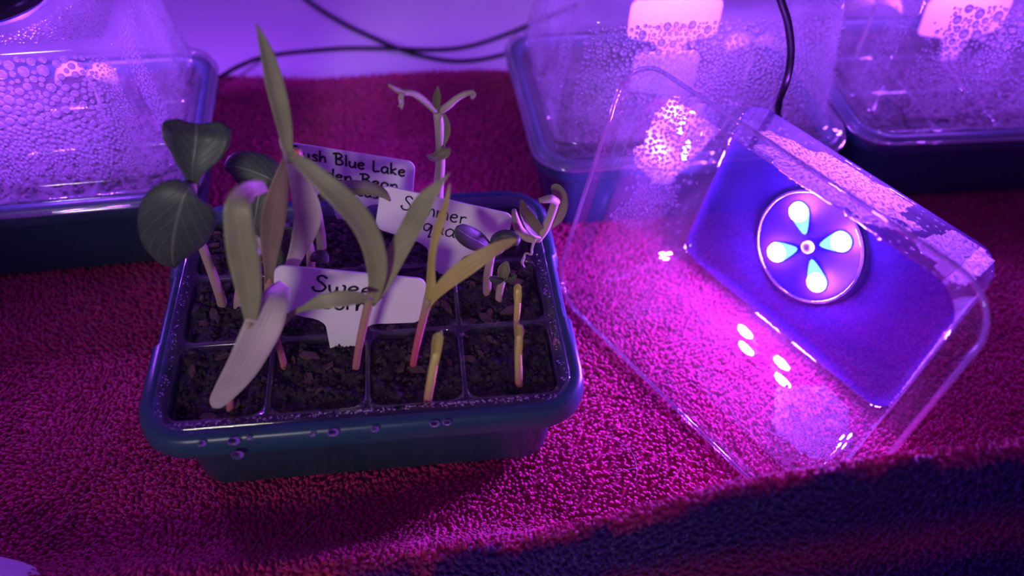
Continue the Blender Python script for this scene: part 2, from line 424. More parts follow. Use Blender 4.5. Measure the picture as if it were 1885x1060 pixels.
for x in xs:
    yd = np.concatenate([np.arange(yy0, 0.2, 0.0004), np.arange(0.2, edge_y(x), 0.004), [edge_y(x)]])
    zd = towel_z(np.full_like(yd, x), yd)
    s = np.concatenate([[0], np.cumsum(np.hypot(np.diff(yd), np.diff(zd)))])
    k = 275; q = np.linspace(0, s[-1], k); colsP.append(np.stack([np.full(k, x), np.interp(q, s, yd), np.interp(q, s, zd)], 1))
G = np.array(colsP)                                       # columns, rows, xyz
def grid_faces(a, b):
    i, j = np.meshgrid(np.arange(a - 1), np.arange(b - 1), indexing='ij'); o = i * b + j
    return np.stack([o, o + b, o + b + 1, o + 1], -1).reshape(-1, 4)
Gb = G[::2, ::2].copy(); Gb[:, -1] = np.where(True, G[::2, -1], 0)
na, nb = Gb.shape[:2]
Vt = Gb.reshape(-1, 3); bot = Vt.copy(); bot[:, 2] = np.maximum(bot[:, 2] - 0.0022, GZ - 0.0044)
Ft = grid_faces(na, nb); Fb = grid_faces(na, nb)[:, ::-1] + len(Vt)
def wall_faces(idx):
    a, b = idx[:-1], idx[1:]; return np.stack([a, b, b + len(Vt), a + len(Vt)], 1)
ed = [np.arange(na) * nb, (np.arange(na) * nb + nb - 1)[::-1], np.arange(nb)[::-1], (na - 1) * nb + np.arange(nb)]
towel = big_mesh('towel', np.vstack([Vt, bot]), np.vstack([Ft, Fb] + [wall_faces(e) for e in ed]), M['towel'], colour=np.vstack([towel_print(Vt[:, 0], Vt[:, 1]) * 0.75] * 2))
tag(towel, 'red terry towel with a navy border bunched up in front', 'towel')
# pile: one leaning loop of yarn per small patch, where the photograph can see it
ci = np.arange(0, G.shape[0] - 1); ri = np.arange(0, G.shape[1] - 1)
A = G[:-1, :-1].reshape(-1, 3); dX = (G[1:, :-1] - G[:-1, :-1]).reshape(-1, 3); dY = (G[:-1, 1:] - G[:-1, :-1]).reshape(-1, 3)
n0 = len(A); ja = RNG.random((n0, 2)); B = A + dX * ja[:, :1] + dY * ja[:, 1:]
nrm = np.cross(dX, dY); nrm /= np.linalg.norm(nrm, axis=1)[:, None] + 1e-12
dd = B - CO; zc = dd @ CF; uu = 942.5 + FPX * (dd @ CR) / zc; vv = 530 - FPX * (dd @ CU) / zc
keep = (zc > 0.03) & (uu > -110) & (uu < 2000) & (vv > -60) & (vv < 1130)
for t, hx, hy in ((TM, 0.070, 0.050), (TC, 0.070, 0.050), (TA, 0.070, 0.050), (TD, 0.070, 0.050)):
    c, s = math.cos(t[2]), math.sin(t[2]); ex = B[:, 0] - t[0]; ey = B[:, 1] - t[1]
    keep &= ~((np.abs(c * ex + s * ey) < hx) & (np.abs(-s * ex + c * ey) < hy))
B = B[keep]; nrm = nrm[keep]; nt_ = len(B)
comb = vnoise(B[:, 0], B[:, 1], 16, 31) * 6.283 * 1.4                # neighbouring loops lie the same way
ang = comb + RNG.normal(0, 0.7, nt_)
tg = np.stack([np.cos(ang), np.sin(ang), np.zeros(nt_)], 1); tg -= nrm * (tg * nrm).sum(1)[:, None]; tg /= np.linalg.norm(tg, axis=1)[:, None] + 1e-9
bt = np.cross(nrm, tg)
ln = RNG.uniform(0.0021, 0.0034, nt_)[:, None]; rad = RNG.uniform(0.00062, 0.00088, nt_)[:, None]; lean = RNG.uniform(0.4, 1.0, nt_)[:, None]
cents = [(-0.0006 * nrm, 0.75), (0.45 * ln * (nrm + 0.15 * lean * tg), 1.0), (0.80 * ln * (nrm * 0.92 + 0.55 * lean * tg), 0.9)]
tip = 0.92 * ln * (nrm * 0.86 + 0.95 * lean * tg)
PV = np.zeros((nt_, 16, 3)); k = 0
for cc, rr in cents:
    for i in range(5):
        a = 2 * math.pi * i / 5; PV[:, k] = B + cc + rad * rr * (math.cos(a) * tg + math.sin(a) * bt); k += 1
PV[:, 15] = B + tip
fc = []
for q in range(2):
    for i in range(5):
        j = (i + 1) % 5; a, b, c, d = q * 5 + i, q * 5 + j, q * 5 + 5 + j, q * 5 + 5 + i; fc += [(a, b, c), (a, c, d)]
for i in range(5): fc.append((10 + i, 10 + (i + 1) % 5, 15))
fc = np.array(fc); FA = (fc[None] + (np.arange(nt_) * 16)[:, None, None]).reshape(-1, 3)
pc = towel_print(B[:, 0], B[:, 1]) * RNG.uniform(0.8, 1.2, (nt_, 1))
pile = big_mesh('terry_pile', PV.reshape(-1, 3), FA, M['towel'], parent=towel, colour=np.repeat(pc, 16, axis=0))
pile['kind'] = 'stuff'

# ------------------------------------------------------------------ seed tray: green base, clear cell insert, soil
TW, TD_ = 0.0925, 0.0715
def build_tray():
    root = empty('seed_tray')
    ys = (-0.0206, -0.0194, 0.0194, 0.0206)
    prof = [(0.0190, GZ, 0.020), (0.0180, GZ + 0.0012, 0.020), (0.0110, 0.0295, 0.020), (0.0030, 0.0310, 0.021), (0.0004, 0.0314, 0.022), (0.0, 0.0325, 0.022), (0.0006, 0.0385, 0.022), (0.0014, 0.0408, 0.0215),
            (0.0028, 0.0420, 0.021), (0.0058, 0.0420, 0.0185), (0.0070, 0.0412, 0.018), (0.0078, 0.0395, 0.0175), (0.0085, 0.0365, 0.017), (0.0130, GZ + 0.006, 0.013), (0.0150, GZ + 0.0040, 0.012)]
    lo = []
    for ins, z, r in prof:
        lp = rrect(TW - ins, TD_ - ins, r, 7, ys)
        if 0.0305 < z and ins < 0.0029:     # the rim is pinched in along the middle of the short sides
            lp = [(x - math.copysign(0.0016, x) if abs(y) < 0.02 and abs(x) > 0.07 else x, y) for x, y in lp]
        lo.append([(x, y, z) for x, y in lp])
    V, F = loft(lo, True, True)
    body = mesh_obj('tray_body', V, F, M['green'], root)
    return root
def build_insert():
    root = empty('cell_insert')
    cx, cy = 0.0405, 0.0400
    hx, hy = 2 * cx, 1.5 * cy
    per = 6
    z0 = 0.0402
    for i in range(4):
        for j in range(3):
            ox, oy = -hx + cx * (i + 0.5), -hy + cy * (j + 0.5)
            inner = rrect(cx / 2 - 0.0011, cy / 2 - 0.0011, 0.0060, per)
            outer = []
            for x, y in inner:
                f = max(abs(x) / (cx / 2), abs(y) / (cy / 2)); outer.append((x / f, y / f))
            lo = [[(ox + x, oy + y, z0) for x, y in outer], [(ox + x * 1.01, oy + y * 1.01, z0) for x, y in inner], [(ox + x, oy + y, z0 - 0.0012) for x, y in inner], [(ox + x * 0.90, oy + y * 0.90, z0 - 0.018) for x, y in inner]]
            V, F = loft(lo); mesh_obj('cell', V, F, M['cell'], root)
    lo = []
    for ox_, z, r in ((0.0, z0, 0.004), (0.0016, z0 + 0.0006, 0.009), (0.0030, z0 + 0.0022, 0.012), (0.0042, z0 + 0.0024, 0.014), (0.0048, z0 + 0.0010, 0.014)):
        lo.append([(x, y, z) for x, y in rrect(hx + ox_, hy + ox_, r, 7)])
    V, F = loft(lo); mesh_obj('insert_flange', V, F, M['cell'], root)
    return root
def build_soil(n_chunk=2600, chips=0, seed=1):
    rg = np.random.default_rng(seed)
    nx, ny = 190, 142
    X, Y = np.meshgrid(np.linspace(-0.079, 0.079, nx), np.linspace(-0.0585, 0.0585, ny), indexing='ij')
    fx, fy = X.ravel(), Y.ravel()
    Z = 0.0372 + 0.0032 * (vnoise(fx, fy, 70, seed) - 0.5) + 0.0022 * (vnoise(fx, fy, 190, seed + 1) - 0.5) + 0.0016 * (vnoise(fx, fy, 420, seed + 2) - 0.5)
    cxm = np.abs((fx / 0.0405) - np.round(fx / 0.0405)) * 0.0405; cym = np.abs(((fy - 0.02) / 0.04) - np.round((fy - 0.02) / 0.04)) * 0.04
    Z = np.where(np.minimum(cxm, cym) < 0.0014, 0.032, Z)          # soil lies in the cells, not over the ribs
    V = np.stack([fx, fy, Z], 1); F = grid_faces(nx, ny)
    tri = np.vstack([F[:, [0, 1, 2]], F[:, [0, 2, 3]]])
    VV = [V]; FF = [tri]; off = len(V)
    base = np.array([(1, 0, 0), (-1, 0, 0), (0, 1, 0), (0, -1, 0), (0, 0, 1), (0, 0, -1)], float)
    bf = np.array([(0, 2, 4), (2, 1, 4), (1, 3, 4), (3, 0, 4), (2, 0, 5), (1, 2, 5), (3, 1, 5), (0, 3, 5)])
    px = rg.uniform(-0.078, 0.078, n_chunk); py = rg.uniform(-0.0575, 0.0575, n_chunk)
    gi = np.clip(((px + 0.079) / 0.158 * (nx - 1)).round().astype(int), 0, nx - 1); gj = np.clip(((py + 0.0585) / 0.117 * (ny - 1)).round().astype(int), 0, ny - 1)
    pz = Z.reshape(nx, ny)[gi, gj]; ok = pz > 0.034; px, py, pz = px[ok], py[ok], pz[ok]
    for k in range(len(px)):
        sc = rg.uniform(0.0005, 0.0019) * np.array([rg.uniform(0.6, 1.6), rg.uniform(0.6, 1.4), rg.uniform(0.5, 1.0)])
        a = rg.uniform(0, 6.28); c, s = math.cos(a), math.sin(a)
        q = base * sc * rg.uniform(0.7, 1.3, (6, 1)); q = np.stack([c * q[:, 0] - s * q[:, 1], s * q[:, 0] + c * q[:, 1], q[:, 2]], 1)
        VV.append(q + (px[k], py[k], pz[k] + 0.0004)); FF.append(bf + off); off += 6
    o = big_mesh('potting_soil', np.vstack(VV), np.vstack(FF), M['soil'], smooth=False)
    o['kind'] = 'stuff'
    shapes = []
    for k in range(5 if chips else 0):
        P = []
        nn = 5 + k % 2; jag = rg.uniform(0.7, 1.15, nn)
        for z, sc in ((-0.4, 0.9), (0.35, 1.0), (0.5, 0.85)):
            P.append([(sc * math.cos(a) * jag[q], sc * 0.55 * math.sin(a) * jag[q], z * 0.6 + rg.uniform(-0.08, 0.08)) for q, a in enumerate(np.linspace(0, 6.283, nn + 1)[:-1])])
        V, F = loft(P, True, True); me = bpy.data.meshes.new('bark_chip'); me.from_pydata(V, [], F); me.materials.append(M['bark']); shapes.append(me)
    made = 0
    while made < chips:
        x, y = rg.uniform(-0.076, 0.076), rg.uniform(-0.056, 0.056)
        i = int(round((x + 0.079) / 0.158 * (nx - 1))); j = int(round((y + 0.0585) / 0.117 * (ny - 1))); z = Z.reshape(nx, ny)[i, j]
        if z < 0.0345: continue
        c = bpy.data.objects.new('bark_chip', shapes[made % 5]); link(c, o); s = rg.uniform(0.0018, 0.0052)
        c.location = (x, y, z + 0.0006); c.rotation_euler = (rg.uniform(-0.4, 0.4), rg.uniform(-0.4, 0.4), rg.uniform(0, 6.28)); c.scale = (s, s * 0.9, s * 0.8)
        made += 1
    return o
def flange_beads(root):
    rg = np.random.default_rng(12); V = []; F = []
    for k in range(420):
        x = rg.uniform(-0.078, 0.078); y = -0.060 - rg.uniform(0.0002, 0.0042); z = 0.0402 + 0.0026 * min(1, (-0.060 - y) / 0.003); rr = rg.uniform(0.0002, 0.00050)
        if rg.random() < 0.35: x = math.copysign(0.0812 + rg.uniform(0, 0.003), x); y = rg.uniform(-0.058, 0.02)
        lo = [[(x + rr * a * math.cos(q), y + rr * a * math.sin(q), z + rr * h) for q in np.linspace(0, 6.283, 7)[:-1]] for a, h in ((1, 0), (0.8, 0.5), (0.3, 0.8))]
        v, f = loft(lo, True, True); F += [tuple(i + len(V) for i in q) for q in f]; V += v
    o = mesh_obj('flange_beads', V, F, M['water'], root); o['kind'] = 'stuff'
def put(o, t, z=0.0):
    o.location = (t[0], t[1], z); o.rotation_euler = (0, 0, t[2]); return o
tray0 = put(build_tray(), TM); ins0 = put(build_insert(), TM); soil0 = put(build_soil(2600, 90, 1), TM)
tag(tray0, 'dark green plastic seed tray without a lid, holding the tall seedlings', 'tray', 'green seed trays')
flange_beads(ins0)
tag(ins0, 'clear twelve-cell insert sitting in the uncovered green tray', 'cell insert', 'clear cell inserts')
tag(soil0, 'dark potting soil with bark chips in the uncovered tray', 'soil', kind='stuff')
soilB = build_soil(1500, 0, 5)
where = {'A': (TA, 'on the left under a fogged lid', 'left tray'), 'C': (TC, 'behind the loose lid, under a beaded lid', 'tray behind the loose lid'), 'D': (TD, 'at the far right under a beaded lid', 'far right tray')}
for key, (t, txt, short) in where.items():
    tag(put(copy_tree(tray0), t), 'dark green plastic seed tray ' + txt, 'tray', 'green seed trays')
    tag(put(copy_tree(ins0, None, ('flange_beads',)), t), 'clear twelve-cell insert inside the ' + short, 'cell insert', 'clear cell inserts')
    so = soilB if key == 'A' else copy_tree(soilB)
    tag(put(so, t), 'dark potting soil inside the ' + short, 'soil', kind='stuff')

# ------------------------------------------------------------------ lids with condensation
LW, LD, LH = 0.0918, 0.0706, 0.0735
def lid_half(z): k = z / LH; return LW - 0.0105 - 0.0098 * k, LD - 0.0105 - 0.0098 * k
def build_lid(mat):
    prof = [(-0.0012, -0.0060, 0.0217), (-0.0008, -0.0056, 0.0213), (0.0, -0.0036, 0.0205), (0.0004, 0.0, 0.020), (0.0012, 0.0008, 0.0195), (0.0080, 0.0010, 0.017), (0.0096, 0.0016, 0.0165), (0.0106, 0.0034, 0.016), (0.0197, LH - 0.005, 0.013), (0.0206, LH - 0.0022, 0.0128), (0.0226, LH - 0.0006, 0.0122), (0.0262, LH, 0.010)]
    lo = [[(x, y, z) for x, y in rrect(LW - i, LD - i, r, 7)] for i, z, r in prof]
    V, F = loft(lo, False, True)
    return V, F
lidV, lidF = build_lid(None)
def build_rim():
    P = np.array([(x, y, -0.0058) for x, y in rrect(LW + 0.0012, LD + 0.0012, 0.0217, 9)]); n = len(P); V = []; F = []
    for k in range(n):
        t = P[(k + 1) % n] - P[k - 1]; t /= np.linalg.norm(t); u = np.array([t[1], -t[0], 0])
        for i in range(8):
            a = 2 * math.pi * i / 8; V.append(P[k] + 0.0011 * (math.cos(a) * u + math.sin(a) * np.array([0, 0, 1.0])))
    for k in range(n):
        for i in range(8):
            j = (i + 1) % 8; k2 = (k + 1) % n; F.append((k * 8 + i, k2 * 8 + i, k2 * 8 + j, k * 8 + j))
    return V, F
rimV, rimF = build_rim()

def drops(specs, seed=0, big=1.45):
    """beads of water on the inner faces of a lid. spec: wall, density field(s,z)->(keep probability, radius)"""
    rg = np.random.default_rng(seed)
    VV = []; FF = []; off = 0
    seg = 8; prof = [(1.0, 0.0), (0.86, 0.36), (0.5, 0.62)]
    for wall, count, field in specs:
        cell = 0.004; gridd = {}
        cand = []
        for _ in range(count):
            s = rg.uniform(-1, 1); z = rg.uniform(0.004, LH - 0.006); p, r = field(s, z, rg); r *= big
            if rg.random() <= p: cand.append((r, s, z))
        cand.sort(key=lambda q: -round(q[0] * 1400))       # the few big beads settle first
        for r, s, z in cand:
            hx, hy = lid_half(z)
            if wall == 'p':
                a = s * (LW - 0.024); z = (z - 0.035) / 0.031 * (LD - 0.024)
                if math.hypot(a - 0.006, z) < 0.040 + 0.006 * rg.random(): continue
            elif wall in 'fb': a = s * (hx - 0.004)
            else: a = s * (hy - 0.004)
            gx, gz = int(a // cell), int(z // cell); bad = False
            for i in (-1, 0, 1):
                for j in (-1, 0, 1):
                    for (a2, z2, r2) in gridd.get((gx + i, gz + j), ()):
                        if (a - a2) ** 2 + (z - z2) ** 2 < ((r + r2) * 1.02) ** 2: bad = True; break
                    if bad: break
                if bad: break
            if bad: continue
            gridd.setdefault((gx, gz), []).append((a, z, r))
            sl = 0.0098 / LH; nl = math.hypot(1, sl); inset = 0.0003
            if wall == 'f': P = (a, -hy + inset, z); U = (1, 0, 0); Nn = (0, 1 / nl, -sl / nl)
            if wall == 'b': P = (a, hy - inset, z); U = (1, 0, 0); Nn = (0, -1 / nl, -sl / nl)
            if wall == 'r': P = (hx - inset, a, z); U = (0, 1, 0); Nn = (-1 / nl, 0, -sl / nl)
            if wall == 'p': P = (a, z, LH - inset); U = (1, 0, 0); Nn = (0, 0, -1)
            if wall == 'l': P = (-hx + inset, a, z); U = (0, 1, 0); Nn = (1 / nl, 0, -sl / nl)
            P, U, Nn = np.array(P), np.array(U, float), np.array(Nn); Wv = np.cross(Nn, U)
            el = rg.uniform(0.9, 1.15)
            ring = []
            for rr, hh in prof:
                for q in range(seg):
                    an = 2 * math.pi * q / seg; ring.append(P + r * rr * (math.cos(an) * U + el * math.sin(an) * Wv) + Nn * hh * r)
            ring.append(P + Nn * r * 0.72); ring.append(P)
            VV.append(np.array(ring))
            for k in range(2):
                for q in range(seg):
                    q2 = (q + 1) % seg; A0, B0, C0, D0 = k * seg + q, k * seg + q2, (k + 1) * seg + q2, (k + 1) * seg + q
                    FF += [(off + A0, off + B0, off + C0), (off + A0, off + C0, off + D0)]
            for q in range(seg):
                FF.append((off + 2 * seg + q, off + 2 * seg + (q + 1) % seg, off + 3 * seg)); FF.append((off + (q + 1) % seg, off + q, off + 3 * seg + 1))
            off += 3 * seg + 2
    return np.vstack(VV), np.array(FF)

def film(specs):
    """thin misted patches between the beads"""
    rg = np.random.default_rng(3); V = []; F = []
    for wall, _, field in specs:
        st = 0.0014; ns = int(2 * LW / st); nz_ = int(0.062 / st)
        for i in range(ns):
            for j in range(nz_):
                s = -1 + 2 * (i + 0.5) / ns; z = 0.004 + (j + 0.5) * st
                if field(s, z, rg)[0] < 0.5: continue
                q = []
                for a, b in ((0, 0), (1, 0), (1, 1), (0, 1)):
                    ss = -1 + 2 * (i + a) / ns; zz = 0.004 + (j + b) * st; hx, hy = lid_half(zz); e = 0.00018
                    q.append({'f': (ss * (hx - 0.004), -hy + e, zz), 'b': (ss * (hx - 0.004), hy - e, zz), 'r': (hx - e, ss * (hy - 0.004), zz), 'l': (-hx + e, ss * (hy - 0.004), zz)}[wall])
                F.append(range(len(V), len(V) + 4)); V += q
    return np.array(V), np.array([list(f) for f in F])

def nz1(a, b, s, seed): return float(vnoise(np.array([a]), np.array([b]), s, seed)[0])
def field_A(s, z, rg):
    big = nz1(s * 0.07, z, 30, 2); k = z / LH
    r = 0.00035 + 0.0008 * max(0, k - 0.12) * (0.5 + big)
    if s > 0.72: r *= max(0.3, 1 - (s - 0.72) * 3.0)
    if rg.random() < 0.06 and 0.45 < k < 0.9 and s < 0.6: r *= 1.7
    return (0.15 if z < 0.008 else 1.0), max(0.00024, r * rg.uniform(0.75, 1.2))
def field_C(s, z, rg):
    k = z / LH; st = nz1(s * 0.07, z * 0.12, 90, 5)
    if k > 0.72: r = rg.choice([0.0005, 0.0007, 0.0009, 0.0013], p=[0.76, 0.17, 0.055, 0.015])
    elif k > 0.35: r = 0.00044 + 0.0005 * st * (1.25 - abs(s + 0.6) if s < 0.2 else 0.45)
    else: r = 0.00038 + (0.0004 if rg.random() < 0.03 else 0)
    pr = 1.0 if st > 0.22 else 0.12
    if k < 0.30 and s > -0.45: pr *= 0.7
    return pr, max(0.00024, r * rg.uniform(0.8, 1.2))
def field_D(s, z, rg):
    k = z / LH; st = nz1(s * 0.07 - z * 0.4, z * 0.1, 80, 8)
    if k > 0.6: r = rg.choice([0.0005, 0.0008, 0.0012, 0.0018], p=[0.78, 0.16, 0.05, 0.01])
    else: r = 0.00036 + 0.0005 * st * k + (0.0004 if rg.random() < 0.02 else 0)
    return (1.0 if st > 0.22 else 0.1) * (1 if s > -0.85 else 0.1), max(0.00024, r * rg.uniform(0.8, 1.2))
def field_P(s, z, rg): return 1.0, (0.0004 if s < 0.8 else 0.0002) * rg.uniform(0.7, 1.5)
def field_side(s, z, rg):
    st = nz1(s * 0.06, z * 0.15, 70, 4); return (0.8 if st > 0.45 else 0.05), 0.00026 + 0.00025 * st * rg.uniform(0.7, 1.2)
def patch(s0, z0, sr, zr, rmin, rmax, seed):
    def f(s, z, rg):
        d = ((s - s0) / sr) ** 2 + ((z - z0) / zr) ** 2 + 0.9 * (nz1(s * 0.08 + z, z - s * 0.05, 90, seed) - 0.5)
        return (1.0 if d < 1 else 0.025), rg.uniform(rmin, rmax)
    return f
def multi(*fs):
    def f(s, z, rg):
        b = [g(s, z, rg) for g in fs]; return max(b, key=lambda q: q[0])
    return f

LEDV = []
def build_lamp():
    """round grow lamp set into the middle of a lid; local z = 0 is the lid panel, the light goes to -z"""
    root = empty('grow_lamp')
    circ = lambda r, z, n=36: [(r * math.cos(2 * math.pi * i / n), r * math.sin(2 * math.pi * i / n), z) for i in range(n)]
    V, F = loft([circ(r, z) for r, z in ((0.0290, 0.0006), (0.0312, 0.0006), (0.0320, 0.0014), (0.0320, 0.0060), (0.0312, 0.0078), (0.0290, 0.0086), (0.0255, 0.0080), (0.0210, 0.0058), (0.0180, 0.0052))], True, True)
    mesh_obj('housing', V, F, M['black'], root)
    V, F = loft([circ(r, z) for r, z in ((0.0290, -0.0003), (0.0290, -0.0012), (0.0280, -0.0014), (0.0268, -0.0008), (0.0050, -0.0008))], False, True)
    mesh_obj('board', V, F, M['board'], root)
    V, F = loft([circ(r, z, 40) for r, z in ((0.0292, -0.0005), (0.0297, -0.0020), (0.0290, -0.0032), (0.0283, -0.0024), (0.0287, -0.0008))]); mesh_obj('cover_ring', V, F, M['cell'], root)
    V, F = loft([circ(r, z, 16) for r, z in ((0.0032, -0.0008), (0.0032, -0.0026), (0.0026, -0.0031), (0.0018, -0.0030), (0.0014, -0.0022))], False, True); mesh_obj('screw', V, F, M['metal'], root)
    for k in range(4):
        a = math.radians(45 + 90 * k); ca, sa = math.cos(a), math.sin(a)
        out = []
        for i in range(18):        # teardrop reflector pointing to the middle
            q = 2 * math.pi * i / 18; x = 0.0178 + 0.0062 * math.cos(q); y = 0.0056 * math.sin(q)
            if math.cos(q) < 0:
                tq = -math.cos(q); x = 0.0178 - 0.0112 * tq ** 1.2; y *= (1 - 0.45 * tq)
            out.append((x, y))
        lo = [[(ca * x - sa * y, sa * x + ca * y, -0.0009) for x, y in out], [(ca * x - sa * y, sa * x + ca * y, -0.0016) for x, y in out]]
        cxx = 0.0168; lo.append([(ca * (cxx + (x - cxx) * 0.86) - sa * y * 0.82, sa * (cxx + (x - cxx) * 0.86) + ca * y * 0.82, -0.0017) for x, y in out])
        V, F = loft(lo, False, True); rf = mesh_obj('reflector', V, F, M['led_tail'], root)
        cc = (ca * 0.0186, sa * 0.0186); V = []; lo = []
        for r, z in ((0.0050, -0.0016), (0.0047, -0.0030), (0.0036, -0.0042), (0.0018, -0.0049)):
            lo.append([(cc[0] + r * math.cos(2 * math.pi * i / 14), cc[1] + r * math.sin(2 * math.pi * i / 14), z) for i in range(14)])
        V, F = loft(lo, False, True); ld = mesh_obj('led', V, F, M['led_A'], rf)
    return root
def relight(lp, key):
    for rf in lp.children:
        for ld in rf.children:
            ld.data = ld.data.copy(); ld.data.materials.clear(); ld.data.materials.append(M['led_' + key])
lamp0 = build_lamp(); LX = 0.006      # the lamp sits a little off the middle of the lid

lid_labels = {'A': 'clear fogged lid covering the tray on the left', 'C': 'clear lid covered in water beads on the tray behind the loose lid', 'D': 'clear beaded lid on the tray at the far right'}
lamp_labels = {'A': 'black round grow lamp on top of the left fogged lid', 'C': 'round grow lamp on the lid of the tray behind the loose lid', 'D': 'round grow lamp on the lid of the far right tray'}
specs = {'A': [('f', 16000, field_A), ('r', 6000, field_side), ('p', 9000, field_P)], 'C': [('f', 26000, field_C), ('l', 6000, field_side), ('r', 4000, field_side)], 'D': [('f', 18000, field_D), ('l', 5000, field_side)]}
LZ = 0.0455
for key, (t, _, _) in where.items():
    lid = put(mesh_obj('propagator_lid', lidV, lidF, M['clear_fog' if key == 'A' else 'clear']), t, LZ)
    tag(lid, lid_labels[key], 'lid', 'clear propagator lids')
    mesh_obj('rolled_rim', rimV, rimF, M['rim'], lid); V, F = drops(specs[key], ord(key), 1.75 if key == 'A' else 1.5); dr = big_mesh('condensation', V, F, M['beads'], parent=lid); dr['kind'] = 'stuff'
    lp = put(lamp0 if key == 'A' else copy_tree(lamp0), (*w2(LX, 0, t), t[2]), LZ + LH)
    relight(lp, key); tag(lp, lamp_labels[key], 'grow lamp', 'round grow lamps')

# the loose lid, lying on its long side with the lamp still in it
lx, ly, la, lt = 0.0865, 0.2329, -0.8910, 0.2260
lX = Vector((math.cos(la), math.sin(la), 0)); lN = Vector((-math.sin(la), math.cos(la), 0)); lZ = Vector((0, 0, 1))
lS = math.cos(lt) * lZ + math.sin(lt) * lN; lY = -math.sin(lt) * lZ + math.cos(lt) * lN
LM = Matrix.Identity(4)
org = Vector((lx, ly, GZ + 0.0020)) + lS * LD
for i in range(3): LM[i][0] = -lX[i]; LM[i][1] = lS[i]; LM[i][2] = lY[i]; LM[i][3] = org[i]
loose = mesh_obj('propagator_lid', lidV, lidF, M['clear_open']); loose.matrix_world = LM
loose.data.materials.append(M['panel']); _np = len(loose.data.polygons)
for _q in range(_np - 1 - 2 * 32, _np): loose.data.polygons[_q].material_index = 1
tag(loose, 'loose clear lid lying on its side with the opening towards the front', 'lid', 'clear propagator lids')
sp = [('b', 9000, multi(patch(-0.05, 0.035, 0.5, 0.032, 0.0003, 0.0007, 3), patch(-0.85, 0.04, 0.2, 0.03, 0.00025, 0.0005, 4))),
      ('r', 7000, multi(patch(0.55, 0.03, 0.5, 0.024, 0.0004, 0.0009, 5), patch(-0.2, 0.03, 0.3, 0.02, 0.0003, 0.0005, 6))),
      ('l', 6000, patch(0.6, 0.02, 0.5, 0.016, 0.00025, 0.0005, 7)),
      ('f', 6000, multi(patch(-0.72, 0.038, 0.28, 0.022, 0.0003, 0.0007, 8), patch(0.35, 0.045, 0.3, 0.008, 0.00025, 0.0004, 9)))]
mesh_obj('rolled_rim', rimV, rimF, M['rim'], loose)
sf = [('r', 0, patch(0.55, 0.03, 0.5, 0.024, 0.0004, 0.0009, 5)), sp[2], ('f', 0, patch(-0.72, 0.038, 0.28, 0.022, 0.0003, 0.0006, 8))]
for part_, mt_ in ((sp[:1], 'film_b'), (sf, 'film')):
    V, F = film(part_); fm = big_mesh('mist_film', V, F, M[mt_], parent=loose, smooth=False); fm['kind'] = 'stuff'
V, F = drops(sp, 77); dr = big_mesh('condensation', V, F, M['beads'], parent=loose); dr['kind'] = 'stuff'
lpo = copy_tree(lamp0); lpo.matrix_world = LM @ Matrix.Translation((LX, 0, LH))
relight(lpo, 'loose'); tag(lpo, 'lit grow lamp with four lights shining out of the loose lid', 'grow lamp', 'round grow lamps')

